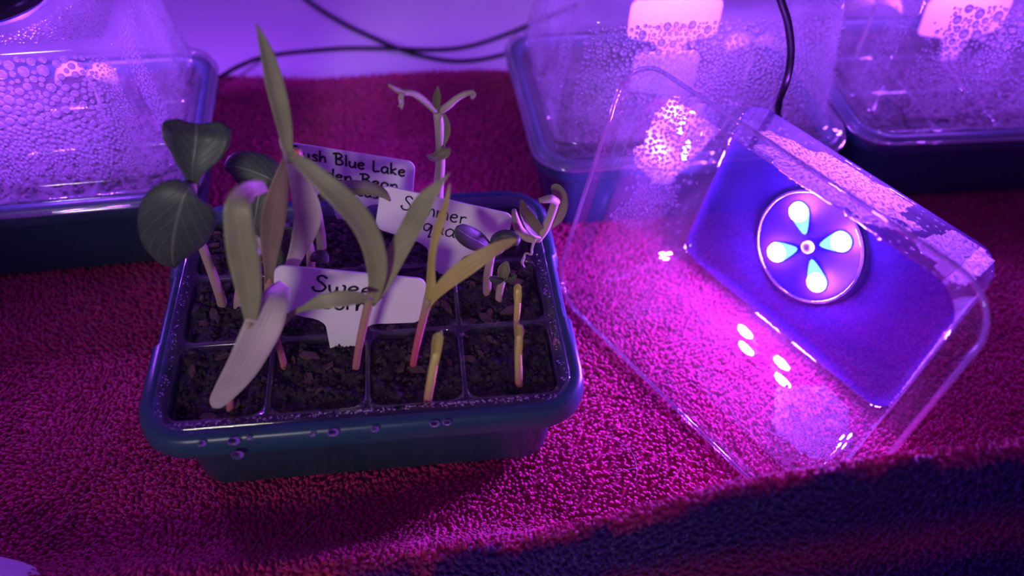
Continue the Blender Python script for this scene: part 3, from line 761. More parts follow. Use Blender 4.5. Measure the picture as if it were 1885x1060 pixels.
# ------------------------------------------------------------------ plant labels with handwriting
GL = {  # pen strokes, x-height 0.5, cap height 1
 'S': (0.62, [[(0.56, 0.86), (0.42, 1.0), (0.24, 0.93), (0.22, 0.72), (0.40, 0.52), (0.52, 0.30), (0.40, 0.06), (0.16, 0.02), (0.02, 0.20), (0.10, 0.26)]]),
 'w': (0.74, [[(0.04, 0.5), (0.08, 0.12), (0.20, 0.02), (0.32, 0.2), (0.34, 0.42), (0.36, 0.15), (0.48, 0.02), (0.62, 0.2), (0.64, 0.48), (0.54, 0.54)]]),
 'e': (0.52, [[(0.06, 0.28), (0.30, 0.32), (0.40, 0.44), (0.26, 0.55), (0.08, 0.40), (0.08, 0.14), (0.24, 0.0), (0.44, 0.10)]]),
 't': (0.42, [[(0.2, 0.85), (0.18, 0.2), (0.26, 0.02), (0.38, 0.08)], [(0.03, 0.55), (0.38, 0.58)]]),
 'C': (0.62, [[(0.54, 0.82), (0.38, 0.98), (0.14, 0.80), (0.06, 0.42), (0.18, 0.08), (0.40, 0.02), (0.56, 0.18)]]),
 'o': (0.52, [[(0.26, 0.54), (0.08, 0.40), (0.10, 0.10), (0.28, 0.0), (0.44, 0.18), (0.40, 0.46), (0.26, 0.54)]]),
 'r': (0.44, [[(0.08, 0.54), (0.10, 0.02)], [(0.10, 0.36), (0.22, 0.52), (0.38, 0.50)]]),
 'n': (0.54, [[(0.06, 0.54), (0.08, 0.0), (0.12, 0.34), (0.28, 0.54), (0.40, 0.40), (0.44, 0.0)]]),
 'u': (0.54, [[(0.06, 0.54), (0.06, 0.16), (0.20, 0.0), (0.36, 0.14), (0.42, 0.54), (0.42, 0.10), (0.50, 0.0)]]),
 'm': (0.74, [[(0.06, 0.54), (0.08, 0.0), (0.12, 0.36), (0.24, 0.54), (0.32, 0.38), (0.34, 0.02), (0.38, 0.36), (0.52, 0.54), (0.62, 0.38), (0.64, 0.0)]]),
 'q': (0.54, [[(0.40, 0.48), (0.22, 0.56), (0.06, 0.36), (0.10, 0.08), (0.28, 0.08), (0.42, 0.50), (0.40, -0.10), (0.36, -0.40), (0.50, -0.30)]]),
 'a': (0.54, [[(0.42, 0.46), (0.24, 0.55), (0.07, 0.36), (0.08, 0.08), (0.24, 0.0), (0.40, 0.22), (0.43, 0.52), (0.42, 0.1), (0.52, 0.0)]]),
 's': (0.48, [[(0.42, 0.46), (0.26, 0.56), (0.12, 0.42), (0.32, 0.26), (0.38, 0.08), (0.20, 0.0), (0.04, 0.08)]]),
 'h': (0.52, [[(0.08, 1.0), (0.08, 0.0), (0.14, 0.36), (0.30, 0.52), (0.40, 0.36), (0.42, 0.0)]]),
 'B': (0.66, [[(0.14, 0.96), (0.16, 0.02)], [(-0.06, 0.92), (0.30, 1.0), (0.50, 0.84), (0.36, 0.60), (0.18, 0.54), (0.46, 0.46), (0.56, 0.22), (0.40, 0.04), (0.14, 0.04)]]),
 'l': (0.26, [[(0.10, 1.0), (0.12, 0.0)]]),
 'L': (0.54, [[(0.08, 0.95), (0.10, 0.06), (0.30, 0.02), (0.48, 0.08)]]),
 'k': (0.52, [[(0.08, 1.0), (0.10, 0.0)], [(0.42, 0.56), (0.14, 0.28), (0.44, 0.0)]]),
 'G': (0.66, [[(0.52, 0.84), (0.34, 0.98), (0.10, 0.74), (0.08, 0.30), (0.28, 0.02), (0.52, 0.18), (0.54, 0.44), (0.34, 0.44)]]),
 'd': (0.56, [[(0.40, 0.44), (0.22, 0.52), (0.06, 0.32), (0.10, 0.04), (0.28, 0.02), (0.42, 0.24), (0.46, 1.0), (0.44, 0.10), (0.52, 0.0)]]),
 'b': (0.52, [[(0.08, 1.0), (0.10, 0.02), (0.30, 0.0), (0.42, 0.22), (0.34, 0.46), (0.12, 0.36)]]), ' ': (0.40, []),
}
def writing(lines, parent, r, z=0.00062):
    V = []; F = []
    for text, x0, x1, y, capy, slope in lines:
        wid = sum(GL[c][0] for c in text); sx = (x1 - x0) / wid; x = x0
        for c in text:
            adv, strokes = GL[c]
            for st in strokes:
                P = catmull([(x + px * sx, y + slope * (x + px * sx - x0) + py * capy, z) for px, py in st], 5 * len(st))
                v, f, _ = tube(P, r, 6); v = np.array(v); v[:, 2] = z + (v[:, 2] - z) * 0.18
                F += [tuple(i + len(V) for i in q) for q in f]; V += v.tolist()
            x += adv * sx
    return mesh_obj('handwriting', V, F, M['ink'], parent)
def plant_label(q, label, lines, r=0.00042, t=0.0009):
    x, y, yaw, lean, roll, wd, ht, st, off = q
    X = Vector((math.cos(yaw), math.sin(yaw), 0)); Nv = Vector((-math.sin(yaw), math.cos(yaw), 0)); Z = Vector((0, 0, 1))
    U = math.cos(lean) * Z + math.sin(lean) * Nv
    Aa = math.cos(roll) * X + math.sin(roll) * U; Bb = -math.sin(roll) * X + math.cos(roll) * U; Cc = Aa.cross(Bb)
    mt = Matrix.Identity(4)
    for i in range(3): mt[i][0] = Aa[i]; mt[i][1] = Bb[i]; mt[i][2] = Cc[i]; mt[i][3] = (x, y, 0.035)[i]
    sw = 0.0078; rc = 0.0042; P = []
    def arc(cx, cy, r_, a0, a1, n=6):
        for i in range(n + 1):
            a = math.radians(a0 + (a1 - a0) * i / n); P.append((cx + r_ * math.cos(a), cy + r_ * math.sin(a)))
    l, rr, b, tp = off - wd / 2, off + wd / 2, st, st + ht
    P.append((-0.0008, -0.012)); P.append((0.0008, -0.012)); P.append((sw * 0.72, 0.0)); P.append((sw, st - 0.0072))
    for i in range(1, 6):
        k = i / 5; P.append((sw + 0.0095 * k ** 1.9, st - 0.0072 + 0.0058 * (1 - (1 - k) ** 1.7)))
    arc(rr - rc, b + rc + 0.0002, rc, -90, 0); arc(rr - rc, tp - rc, rc, 0, 90); arc(l + rc, tp - rc, rc, 90, 180); arc(l + rc, b + rc + 0.0002, rc, 180, 270)
    for i in range(5, 0, -1):
        k = i / 5; P.append((-sw - 0.0095 * k ** 1.9, st - 0.0072 + 0.0058 * (1 - (1 - k) ** 1.7)))
    P.append((-sw, st - 0.0072)); P.append((-sw * 0.72, 0.0))
    V, F = loft([[(a, c, -t / 2) for a, c in P], [(a, c, t / 2) for a, c in P]], True, True)
    o = mesh_obj('plant_label', V, F, M['tag'], smooth=False); o.matrix_world = mt
    tag(o, label, 'plant label', 'white plant labels')
    if lines: writing(lines, o, r)
    return o
plant_label((-0.0732, 0.212, 0.1412, 0.1972, -0.1771, 0.062, 0.024, 0.0181, 0.0008), 'white plant label reading Sweet Corn in front, beside the drooping leaf',
            [('Sweet', -0.0150, 0.0150, 0.0310, 0.0082, -0.02), ('Corn', -0.0115, 0.0085, 0.0222, 0.0080, 0.02)], 0.00050)
plant_label((-0.0348, 0.2603, -0.0108, 0.2046, -0.1847, 0.0612, 0.0239, 0.0178, -0.004), 'white plant label reading Summer Squash, leaning in the middle of the tray',
            [('Summer', -0.0245, 0.0065, 0.0318, 0.0075, -0.03), ('Squash', -0.0190, 0.0125, 0.0232, 0.0075, -0.02)], 0.00036)
plant_label((-0.0854, 0.2926, -0.0176, 0.2047, -0.1003, 0.0616, 0.0248, 0.0161, 0.0006), 'white plant label reading Bush Blue Lake Garden Bean at the back of the tray',
            [('Bush Blue Lake', -0.0285, 0.0275, 0.0335, 0.0062, -0.02), ('Garden Bean', -0.0260, 0.0245, 0.0248, 0.0062, -0.02), ('beas', 0.0000, 0.0150, 0.0178, 0.0050, 0.0)], 0.00052)
cx_, cy_ = w2(0.006, 0.022, TC); plant_label((cx_, cy_, TC[2], 0.10, -0.02, 0.058, 0.024, 0.026, 0.0), 'brightly lit white plant label standing inside the lid behind the loose lid', [('lah', -0.010, 0.012, 0.030, 0.006, 0.0)], 0.00045)
cx_, cy_ = w2(0.002, -0.012, TC); plant_label((cx_, cy_, TC[2], 0.10, -0.02, 0.040, 0.024, 0.012, -0.010), 'shaded white plant label in front of the lit one inside the lid', [], 0.0004)
cx_, cy_ = w2(0.01, 0.02, TD); plant_label((cx_, cy_, TD[2], 0.10, 0.03, 0.058, 0.024, 0.020, 0.0), 'white plant label inside the far right lid', [], 0.0004)

# ------------------------------------------------------------------ seedlings
def plant(name, label, cat, base, group=None):
    P = at(*base); o = empty(name, tuple(P)); tag(o, label, cat, group); o['_o'] = list(map(float, P)); return o
def org_of(o): return np.array(o['_o'][:])
def stem(pl, pts, rpx, mat, name='stem', n=9, samples=14):
    P = [at(*q) for q in pts]; R = [pxm(p, r) for p, r in zip(P, np.broadcast_to(rpx, (len(P),)))]
    V, F, UV = tube(P, R, n, samples); return mesh_obj(name, V, F, mat, pl, uv=UV, origin=org_of(pl))
def leaf(pl, pts, wpx, mat, name='leaf', **kw):
    P = [at(*q) for q in pts]; W = [pxm(p, q) for p, q in zip(P, wpx)]
    V, F, UV = blade(P, W, **kw); return mesh_obj(name, V, F, mat, pl, uv=UV, origin=org_of(pl))

G1, G2, G3 = 'corn seedlings', 'squash seedlings', 'bean seedlings'
# squash seedling with two big round leaves
p = plant('squash_seedling', 'squash seedling with two large round leaves at the left edge of the tray', 'seedling', (412, 572, 0.0045), G2)
stem(p, [(414, 580, 0.0045), (405, 545, 0.004), (388, 495, 0.001), (366, 435, -0.003), (355, 380, -0.003), (352, 338, -0.002)], [9, 9, 8.5, 8, 8, 10], M['stem_pink'])
leaf(p, [(354, 344, -0.004), (345, 352, -0.006), (335, 375, -0.008), (325, 410, -0.009), (318, 450, -0.008), (318, 478, -0.006), (322, 492, -0.004)], [22, 74, 118, 134, 112, 62, 6], M['squash'], name='cotyledon', n=26, mm=13, curl=-0.12)
leaf(p, [(354, 345, -0.001), (354, 322, -0.001), (356, 300, 0.0), (360, 275, 0.002), (362, 250, 0.004), (362, 234, 0.007), (362, 226, 0.009)], [22, 30, 62, 96, 116, 108, 62], M['squash'], name='cotyledon', n=26, mm=13, curl=0.16)
# second squash, half hidden
p = plant('squash_seedling', 'squash seedling with dark upright leaves behind the broad corn leaf', 'seedling', (437, 578, 0.0016), G2)
stem(p, [(437, 585, 0.0016), (440, 540, 0.003), (455, 480, 0.008), (470, 430, 0.012)], [8, 8, 7, 8], M['stem_pink'])
leaf(p, [(470, 436, 0.011), (468, 420, 0.011), (472, 390, 0.013), (478, 360, 0.016), (482, 335, 0.02), (480, 318, 0.022)], [10, 40, 76, 84, 66, 12], M['squash'], name='cotyledon', n=20, mm=11, curl=0.12)
leaf(p, [(512, 345, 0.020), (500, 330, 0.020), (475, 318, 0.022), (450, 310, 0.024), (428, 306, 0.026), (414, 308, 0.027)], [30, 62, 72, 66, 48, 14], M['squash'], name='cotyledon', n=20, mm=11, curl=-0.15)
leaf(p, [(470, 438, 0.006), (480, 452, 0.004), (488, 470, 0.003), (492, 488, 0.003)], [8, 32, 30, 4], M['dry'], name='seed_coat', n=12, mm=9, curl=0.4, wave=0.2)
# small round leaf on a short stalk behind the sweet corn label
p = plant('squash_seedling', 'small squash seedling with one round leaf behind the Sweet Corn label', 'seedling', (572, 500, 0.018), G2)
stem(p, [(572, 505, 0.018), (572, 470, 0.018), (566, 440, 0.018), (556, 418, 0.019)], [8, 8, 8, 7], M['stem_pink'])
leaf(p, [(572, 478, 0.014), (582, 474, 0.012), (594, 476, 0.011), (604, 484, 0.010)], [10, 26, 30, 8], M['squash'], name='leaf', n=12, mm=9, curl=-0.2)
leaf(p, [(556, 420, 0.019), (540, 430, 0.018), (520, 445, 0.017), (508, 470, 0.016), (510, 492, 0.016)], [8, 30, 44, 40, 8], M['squash'], name='leaf', n=14, mm=9, curl=0.3)

# corn seedlings
p = plant('corn_seedling', 'corn seedling with a broad folded leaf in the front left cell', 'seedling', (424, 765, -0.054), G1)
stem(p, [(424, 770, -0.054), (424, 730, -0.054), (432, 680, -0.053), (448, 630, -0.051), (460, 590, -0.050)], [7, 7, 7, 8, 9], M['stem_corn'])
leaf(p, [(460, 605, -0.050), (462, 580, -0.050), (458, 530, -0.048), (448, 470, -0.046), (440, 420, -0.044), (438, 385, -0.042), (446, 360, -0.038), (462, 347, -0.032), (480, 347, -0.027), (492, 352, -0.024)],
     [14, 26, 46, 56, 52, 48, 40, 30, 24, 4], M['corn'], n=34, mm=9, curl=0.10, wave=0.04)
p = plant('corn_seedling', 'corn seedling with a long pale leaf drooping over the tray front', 'seedling', (524, 683, -0.033), G1)
stem(p, [(526, 690, -0.033), (521, 665, -0.033), (512, 632, -0.034), (503, 605, -0.035), (504, 575, -0.036), (516, 540, -0.0365)], [7, 6.5, 6, 6, 7, 7], M['stem_corn'])
leaf(p, [(524, 524, -0.037), (516, 534, -0.040), (506, 552, -0.045), (490, 588, -0.050), (470, 630, -0.054), (446, 675, -0.057), (418, 715, -0.0585), (398, 741, -0.059), (391, 749, -0.059)],
     [22, 34, 50, 66, 64, 56, 42, 26, 4], M['corn_pale'], n=34, mm=9, curl=0.12)
leaf(p, [(508, 606, -0.036), (518, 595, -0.038), (540, 576, -0.042), (562, 566, -0.045), (590, 556, -0.047), (625, 550, -0.047), (660, 548, -0.046), (686, 549, -0.045)],
     [14, 16, 10, 12, 26, 30, 22, 3], M['corn'], n=28, mm=9, curl=0.12)
p = plant('corn_seedling', 'tallest corn seedling, its leaf tip rising above the towel edge', 'seedling', (496, 575, -0.002), G1)
stem(p, [(494, 585, -0.002), (494, 545, -0.002), (496, 500, 0.0), (500, 470, 0.0)], [8, 8, 9, 10], M['stem_corn'])
leaf(p, [(496, 520, -0.002), (497, 480, -0.003), (500, 430, -0.005), (506, 385, -0.006), (516, 340, -0.005), (525, 305, -0.003), (530, 280, -0.002)], [16, 24, 40, 44, 32, 20, 8], M['corn_brown'], n=24, mm=9, curl=0.15)
leaf(p, [(508, 548, -0.006), (524, 515, -0.007), (545, 468, -0.008), (562, 420, -0.009), (566, 385, -0.009), (556, 345, -0.006), (542, 310, -0.004), (530, 282, -0.003)], [16, 18, 28, 44, 50, 40, 26, 16], M['corn_pale'], n=28, mm=9, curl=0.25, twist=(10, -10, 10, 0))
leaf(p, [(534, 300, -0.004), (529, 272, -0.004), (525, 240, -0.003), (517, 200, -0.001), (505, 150, 0.002), (492, 100, 0.005), (480, 65, 0.008), (472, 43, 0.010)], [18, 20, 26, 32, 33, 25, 13, 2], M['corn'], n=30, mm=9, curl=0.22)
leaf(p, [(526, 282, -0.003), (519, 268, -0.002), (514, 256, -0.002)], [8, 7, 2], M['corn_pale'], name='leaf_sheath', n=8, mm=5, curl=0.2)
p = plant('corn_seedling', 'corn seedling with two arching leaves in front of the Sweet Corn label', 'seedling', (655, 685, -0.037), G1)
stem(p, [(654, 690, -0.037), (658, 655, -0.037), (668, 605, -0.037), (680, 555, -0.037), (688, 525, -0.037)], [7.5, 7, 8, 9, 10], M['stem_corn'])
leaf(p, [(686, 560, -0.038), (692, 530, -0.039), (694, 490, -0.040), (684, 445, -0.041), (664, 405, -0.041), (632, 368, -0.040), (596, 335, -0.037), (562, 305, -0.033), (530, 282, -0.028)],
     [12, 26, 38, 42, 44, 44, 38, 28, 6], M['corn'], n=34, mm=9, curl=0.14)
leaf(p, [(684, 562, -0.037), (698, 530, -0.036), (716, 492, -0.035), (738, 452, -0.034), (758, 416, -0.033), (774, 385, -0.032), (790, 360, -0.031), (808, 340, -0.030), (828, 318, -0.029)],
     [10, 30, 38, 38, 38, 38, 30, 15, 2], M['corn'], n=32, mm=9, curl=0.10, twist=(0, 0, 10, 20))
p = plant('corn_seedling', 'corn seedling with a red stem and a yellow leaf beside the Summer label', 'seedling', (760, 682, -0.038), G1)
stem(p, [(758, 690, -0.038), (763, 655, -0.038), (772, 615, -0.038), (782, 575, -0.038), (788, 548, -0.038)], [6.5, 6.5, 7, 7.5, 8], M['stem_red'])
leaf(p, [(786, 570, -0.038), (793, 530, -0.038), (794, 490, -0.037), (798, 455, -0.036), (808, 415, -0.035), (818, 385, -0.034), (824, 360, -0.033), (828, 338, -0.032)], [12, 18, 14, 14, 17, 13, 8, 2], M['corn_yellow'], n=26, mm=7, curl=0.25)
leaf(p, [(784, 572, -0.038), (796, 550, -0.039), (820, 522, -0.041), (852, 496, -0.042), (885, 474, -0.041), (915, 456, -0.039), (938, 446, -0.037), (952, 440, -0.036)], [8, 14, 26, 33, 30, 22, 15, 3], M['corn_yellow'], n=28, mm=9, curl=0.15)
def stub(base, pts, r, label, mat):
    p = plant('corn_stub', label, 'seedling', base, 'nibbled corn stubs'); stem(p, pts, r, M[mat])
    return p
p = stub((787, 748, -0.057), [(785, 755, -0.057), (790, 720, -0.057), (797, 680, -0.057), (803, 648, -0.057)], [8, 8.5, 8.5, 8], 'cut corn stub with a flared tip in the front row', 'stem_stub')
leaf(p, [(800, 668, -0.0575), (803, 645, -0.058), (806, 625, -0.058), (808, 614, -0.058)], [14, 18, 20, 19], M['corn_yellow'], name='cut_sheath', n=12, mm=9, curl=0.5)
leaf(p, [(808, 625, -0.0575), (811, 616, -0.0575), (813, 609, -0.0575)], [9, 9, 4], M['dry'], name='torn_tip', n=8, mm=5, curl=0.3)
p = stub((955, 712, -0.051), [(956, 718, -0.051), (955, 690, -0.051), (954, 650, -0.051), (955, 615, -0.051)], [7.5, 7.5, 7, 7], 'cut corn stub with a red foot in the front right cell', 'stem_stub')
leaf(p, [(955, 650, -0.0515), (955, 625, -0.052), (954, 606, -0.052), (953, 598, -0.052)], [12, 14, 15, 14], M['corn_yellow'], name='cut_sheath', n=12, mm=9, curl=0.5)
leaf(p, [(957, 625, -0.0515), (961, 610, -0.0515), (960, 597, -0.0515)], [8, 8, 3], M['dry'], name='torn_tip', n=8, mm=5, curl=0.3)
p = stub((951, 608, -0.018), [(950, 625, -0.018), (951, 590, -0.018), (953, 560, -0.018), (953, 530, -0.018)], [6, 6, 6.5, 7], 'cut corn stub standing just behind the red-footed one', 'stem_stub')
leaf(p, [(953, 555, -0.0185), (953, 540, -0.019), (953, 524, -0.019)], [13, 15, 14], M['corn_yellow'], name='cut_sheath', n=10, mm=9, curl=0.5)

# bean seedlings
p = plant('bean_seedling', 'tall nibbled bean seedling with a forked top above the labels', 'seedling', (806, 480, 0.029), G3)
stem(p, [(806, 490, 0.029), (806, 430, 0.029), (807, 350, 0.029), (811, 300, 0.029), (810, 250, 0.028), (806, 205, 0.027)], [10, 10, 10, 9, 9, 9], M['stem_bean'], samples=20)
stem(p, [(804, 206, 0.027), (790, 193, 0.026), (772, 178, 0.025), (756, 170, 0.024), (742, 170, 0.023), (728, 164, 0.022), (716, 156, 0.021)], [7, 7, 7, 6, 6, 5, 3], M['stem_bean'], name='petiole')
stem(p, [(810, 204, 0.027), (824, 195, 0.026), (842, 180, 0.026), (858, 172, 0.026), (873, 169, 0.026)], [7, 7, 6, 5.5, 5], M['stem_bean'], name='petiole')
leaf(p, [(806, 206, 0.026), (804, 190, 0.026), (805, 175, 0.026), (806, 158, 0.026)], [6, 13, 14, 2], M['bean'], name='leaf_bud', n=12, mm=7, curl=0.4)
leaf(p, [(742, 170, 0.022), (738, 180, 0.021), (739, 190, 0.021), (736, 198, 0.021)], [6, 10, 8, 10], M['dry'], name='torn_leaf', n=10, mm=7, curl=0.4, wave=0.3)
leaf(p, [(866, 170, 0.0255), (871, 174, 0.025), (869, 182, 0.025)], [8, 11, 4], M['dry'], name='torn_leaf', n=8, mm=5, curl=0.4, wave=0.3)
leaf(p, [(816, 208, 0.026), (822, 225, 0.025), (823, 245, 0.025), (817, 268, 0.024)], [4, 11, 12, 3], M['bean'], name='leaf', n=12, mm=7, curl=0.2)
leaf(p, [(822, 270, 0.024), (818, 280, 0.022), (806, 287, 0.022), (796, 290, 0.024), (786, 286, 0.027)], [14, 22, 18, 12, 4], M['bean'], name='curled_leaf', n=14, mm=7, curl=0.35)
p = plant('bean_seedling', 'bean seedling with one dark leaf reaching across the Bush Blue Lake label', 'seedling', (592, 468, 0.037), G3)
stem(p, [(594, 475, 0.037), (590, 430, 0.036), (583, 385, 0.034), (572, 345, 0.032), (558, 305, 0.030), (548, 275, 0.029)], [9, 9, 8, 7.5, 7, 7], M['stem_bean'], samples=20)
leaf(p, [(580, 372, 0.031), (600, 356, 0.029), (630, 347, 0.026), (662, 345, 0.022), (690, 349, 0.017), (708, 358, 0.013), (719, 370, 0.011)], [8, 18, 27, 26, 22, 15, 4], M['bean'], n=24, mm=9, curl=-0.2)
V, F, UV = tube([at(543, 272, 0.026), at(545, 278, 0.025), at(549, 286, 0.025), at(552, 291, 0.026)], [0.0004, 0.0018, 0.0018, 0.0004], 10, 9); mesh_obj('seed_hull', V, F, M['seed'], p, uv=UV, origin=org_of(p))
# squash pair on the right
p = plant('squash_seedling', 'squash seedling with two dark leaves in front of the Summer label', 'seedling', (898, 560, 0.0015), G2)
stem(p, [(898, 572, 0.0015), (897, 540, 0.0015), (898, 505, 0.0015), (904, 475, 0.001), (909, 452, 0.001)], [8, 8, 8.5, 7, 6], M['stem_pink'])
leaf(p, [(906, 455, 0.0005), (894, 452, 0.0), (878, 444, -0.001), (860, 434, -0.002), (846, 424, -0.002), (839, 419, -0.002)], [12, 26, 38, 38, 28, 8], M['squash'], name='cotyledon', n=18, mm=11, curl=-0.12)
leaf(p, [(908, 456, 0.001), (912, 442, 0.002), (925, 434, 0.003), (940, 434, 0.002), (950, 442, 0.0), (950, 452, -0.001)], [10, 20, 22, 20, 18, 6], M['squash'], name='cotyledon', n=18, mm=9, curl=-0.3)
p = plant('squash_seedling', 'smallest squash seedling, just unfolding beside the cut stubs', 'seedling', (918, 565, -0.0023), G2)
stem(p, [(918, 575, -0.0023), (918, 550, -0.0023), (921, 530, -0.0025), (926, 515, -0.0025)], [7, 7, 7, 6], M['stem_pink'])
leaf(p, [(926, 518, -0.0025), (926, 505, -0.002), (929, 493, -0.001), (933, 482, 0.0)], [10, 20, 22, 8], M['bean'], name='cotyledon', n=12, mm=9, curl=0.35)
leaf(p, [(926, 516, -0.003), (916, 516, -0.004), (908, 514, -0.004), (902, 510, -0.004)], [10, 16, 14, 4], M['squash'], name='cotyledon', n=10, mm=7, curl=-0.25)
leaf(p, [(930, 516, -0.003), (940, 514, -0.004), (946, 508, -0.004), (942, 504, -0.004)], [8, 10, 12, 5], M['squash'], name='curled_leaf', n=10, mm=7, curl=0.4)
# uprooted bean hanging over the back right rim
p = plant('bean_seedling', 'uprooted bean seedling with curved halves lying on the back right rim', 'seedling', (990, 438, 0.012), G3)
stem(p, [(988, 440, 0.011), (1002, 422, 0.010), (1013, 398, 0.010), (1020, 378, 0.010), (1022, 370, 0.010)], [9, 9, 8, 8, 8], M['stem_bean'])
stem(p, [(1024, 372, 0.010), (1014, 366, 0.008), (1004, 367, 0.007), (993, 369, 0.006)], [8, 8, 7, 5], M['stem_bean'], name='bean_half')
stem(p, [(990, 437, 0.012), (974, 438, 0.013), (958, 425, 0.014), (949, 405, 0.015), (946, 386, 0.016)], [7, 9, 9, 8, 4], M['stem_bean'], name='bean_half')
leaf(p, [(998, 432, 0.009), (985, 422, 0.008), (974, 405, 0.008), (965, 388, 0.008), (960, 368, 0.009)], [14, 26, 28, 20, 6], M['bean'], name='seed_leaf', n=16, mm=9, curl=0.4)
leaf(p, [(1012, 418, 0.013), (1024, 405, 0.013), (1031, 385, 0.014), (1030, 362, 0.015), (1022, 347, 0.016), (1015, 342, 0.017)], [8, 18, 26, 28, 22, 6], M['bean'], name='seed_leaf', n=18, mm=9, curl=0.2)
stem(p, [(988, 436, 0.009), (983, 446, 0.008), (979, 458, 0.008), (978, 468, 0.008), (968, 466, 0.008), (964, 476, 0.008), (961, 484, 0.008), (966, 492, 0.008)], [3.5, 3, 2.5, 2.5, 2, 2.5, 3, 1], M['dry'], name='root', samples=26, n=6)

# seedlings under the fogged lids
def ghost(t, lx, ly, h, label, mat='corn_pale', k=1.0):
    b = np.array([*w2(lx, ly, t), 0.033]); o = empty('seedling', tuple(b)); tag(o, label, 'seedling', 'seedlings under the lids')
    V, F, UV = tube([(0, 0, 0), (0.001, 0, h * 0.5), (0.0, 0, h)], [0.0011, 0.001, 0.001], 7, 8); mesh_obj('stem', V, F, M['stem_bean'], o, uv=UV)
    for s in (-1, 1):
        V, F, UV = blade([(0, 0, h), (s * 0.006 * k, -0.001, h + 0.003), (s * 0.013 * k, -0.002, h + 0.001), (s * 0.018 * k, -0.003, h - 0.004)], np.array([0.002, 0.010, 0.010, 0.002]) * k, 12, 7, curl=0.15, face=(0, -0.3, 1)); mesh_obj('leaf', V, F, M[mat], o, uv=UV)
    return o
ghost(TA, -0.035, -0.010, 0.034, 'pale seedling under the left fogged lid', 'bean')
ghost(TA, 0.030, 0.020, 0.028, 'shorter pale seedling at the back of the left lid', 'bean')
ghost(TC, 0.055, 0.010, 0.030, 'seedling at the right inside the lid behind the loose lid', 'bean')
ghost(TD, -0.052, 0.030, 0.040, 'pale leafy seedling at the left inside the far right lid', 'corn_pale')

# ------------------------------------------------------------------ cables
def cable(pts, r, label):
    P = [ground(*q) for q in pts]; V, F, UV = tube(P, r, 10, 60); o = mesh_obj('power_cable', V, F, M['cable'], origin=P[len(P) // 2]); o.location = tuple(P[len(P) // 2]); tag(o, label, 'cable', 'black power cables'); return o
cr = 0.0017; zt_ = GZ - 0.0045 + cr
cable([(330, 190, GZ + 0.006), (390, 152, GZ + 0.006), (440, 122, GZ + 0.004), (500, 102, zt_), (620, 90, zt_), (720, 90, zt_ + 0.0), (800, 92, zt_), (860, 86, zt_), (920, 68, zt_), (975, 46, zt_), (1060, 10, zt_)], cr, 'black cable bowing along the white table from the left tray to the right')
cable([(520, -40, zt_), (575, 8, zt_), (640, 48, zt_), (700, 76, zt_), (735, 91, zt_ + 0.0036), (775, 103, zt_), (830, 112, zt_), (880, 110, zt_), (935, 98, zt_), (985, 80, zt_)], cr, 'black cable coming down from the top and crossing under the other')
# cord of the loose lid's lamp
def behind_lid(u, v, d):
    n = np.array(lY); q = np.array(LM @ Vector((0, 0, LH + d))); g = ray(u, v); return CO + g * (((q - CO) @ n) / (g @ n))
hp = LM @ Vector((LX, 0.0, LH + 0.006)); P = [np.array(hp), behind_lid(1468, 380, 0.012), behind_lid(1448, 290, 0.016), behind_lid(1434, 225, 0.018), behind_lid(1434, 188, 0.020), at(1449, 145, -0.088, TC), at(1456, 95, -0.086, TC), at(1450, 40, -0.084, TC), at(1436, -5, -0.083, TC), at(1420, -80, -0.082, TC)]
V, F, UV = tube(P, 0.0019, 10, 50); o = mesh_obj('power_cable', V, F, M['cable'], origin=P[0]); o.location = tuple(P[0]); tag(o, 'black cord rising from the loose lid in front of the beaded lid', 'cable', 'black power cables')

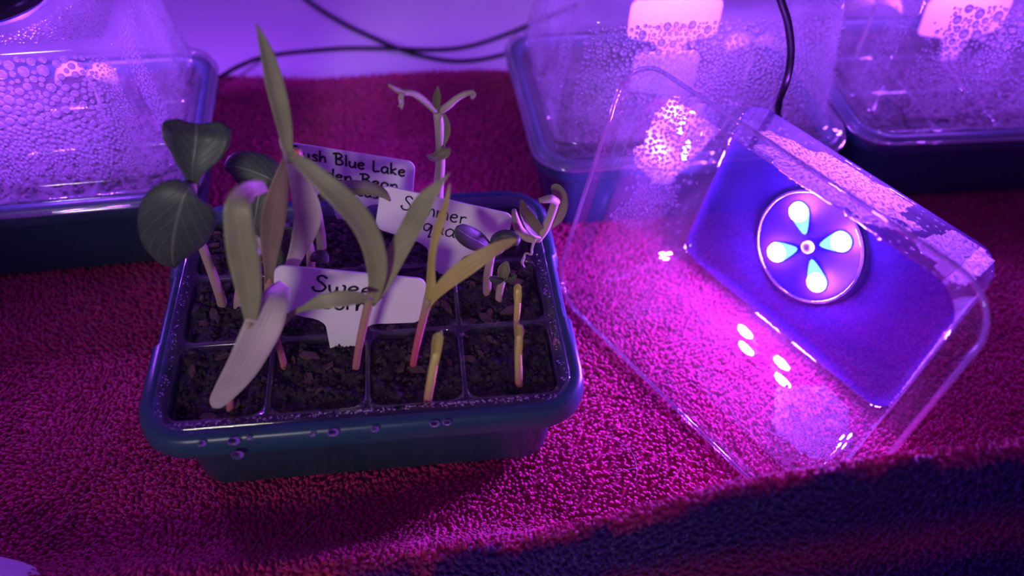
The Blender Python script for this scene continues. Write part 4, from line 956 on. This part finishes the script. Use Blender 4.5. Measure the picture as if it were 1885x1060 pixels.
# ------------------------------------------------------------------ water drops on the front rim
def rim_drop(u, v, z, r, label):
    c = ground(u, v, z); V = []; F = []; lo = []
    for rr, hh in ((1.0, -0.1), (0.95, 0.2), (0.75, 0.5), (0.4, 0.68), (0.12, 0.74)):
        lo.append([(r * 1.5 * rr * math.cos(2 * math.pi * i / 12), r * rr * math.sin(2 * math.pi * i / 12), hh * r) for i in range(12)])
    V, F = loft(lo, True, True); o = mesh_obj('water_drop', V, F, M['water']); o.location = tuple(c); o.rotation_euler = (math.radians(25), 0, TM[2]); tag(o, label, 'water drop', 'water drops on the front rim')
NTH = ('first', 'second', 'third', 'fourth', 'fifth', 'sixth', 'seventh', 'eighth')
rim_drop(437, 838, 0.036, 0.0017, 'water drop hanging low on the outer face of the front rim')
for k_, (u, v, z, r) in enumerate(((371, 816, 0.0414, 0.0012), (430, 812, 0.0414, 0.0017), (458, 806, 0.0418, 0.0008), (574, 800, 0.0418, 0.0008), (613, 796, 0.0416, 0.0016), (690, 790, 0.0418, 0.0012), (800, 780, 0.0418, 0.0014), (823, 778, 0.0418, 0.0012))):
    rim_drop(u, v, z, r, NTH[k_] + ' water drop from the left on top of the green front rim')

# ------------------------------------------------------------------ fleece corner and stray hairs
c0 = ground(-20, 1110, GZ + 0.012); n = 28; mm_ = 40
lo = []
for k in range(9):
    a = k / 8 * math.pi / 2; rr = math.cos(a) ** 0.6; z = GZ + 0.020 * math.sin(a)
    lo.append([(c0[0] + (0.042 + 0.003 * math.sin(3 * q)) * rr * math.cos(q) - 0.012, c0[1] + 0.030 * rr * math.sin(q) - 0.008, z) for q in np.linspace(0, 2 * math.pi, mm_, endpoint=False)])
V, F = loft(lo, True, True); fl = mesh_obj('fleece_cloth', V, F, M['fleece']); tag(fl, 'fluffy white cloth corner at the lower left on the towel', 'cloth')
def hairline(pts, label):
    P = []
    for u, v in pts:
        g = ground(u, v, GZ + 0.003); P.append(g + (0, 0, 0.0006))
    V, F, UV = tube(P, 0.00007, 5, 16); o = mesh_obj('stray_hair', V, F, M['hair'], origin=P[0]); o.location = tuple(P[0]); tag(o, label, 'hair', 'stray hairs on the towel')
for pts, wh in (([(76, 984), (100, 970), (122, 952), (138, 932)], 'longest pale hair on the towel near the white cloth'), ([(156, 1028), (165, 1010), (182, 992)], 'short pale hair on the towel right of the white cloth'),
               ([(1118, 800), (1160, 830), (1172, 865), (1168, 890)], 'curved pale hair on the towel between open tray and loose lid'), ([(1130, 872), (1150, 866), (1172, 862)], 'straight pale hair crossing the curved one beside the loose lid'),
               ([(790, 994), (815, 1004), (838, 1016)], 'pale hair at the foot of the fold below the tray middle'), ([(1000, 950), (1010, 970), (1020, 990)], 'upright pale hair on the towel just behind the fold'),
               ([(960, 966), (975, 980), (984, 990)], 'slanting pale hair left of the upright one behind the fold'), ([(555, 985), (570, 970), (585, 955)], 'pale hair in the shadow in front of the tray')):
    hairline(pts, wh)
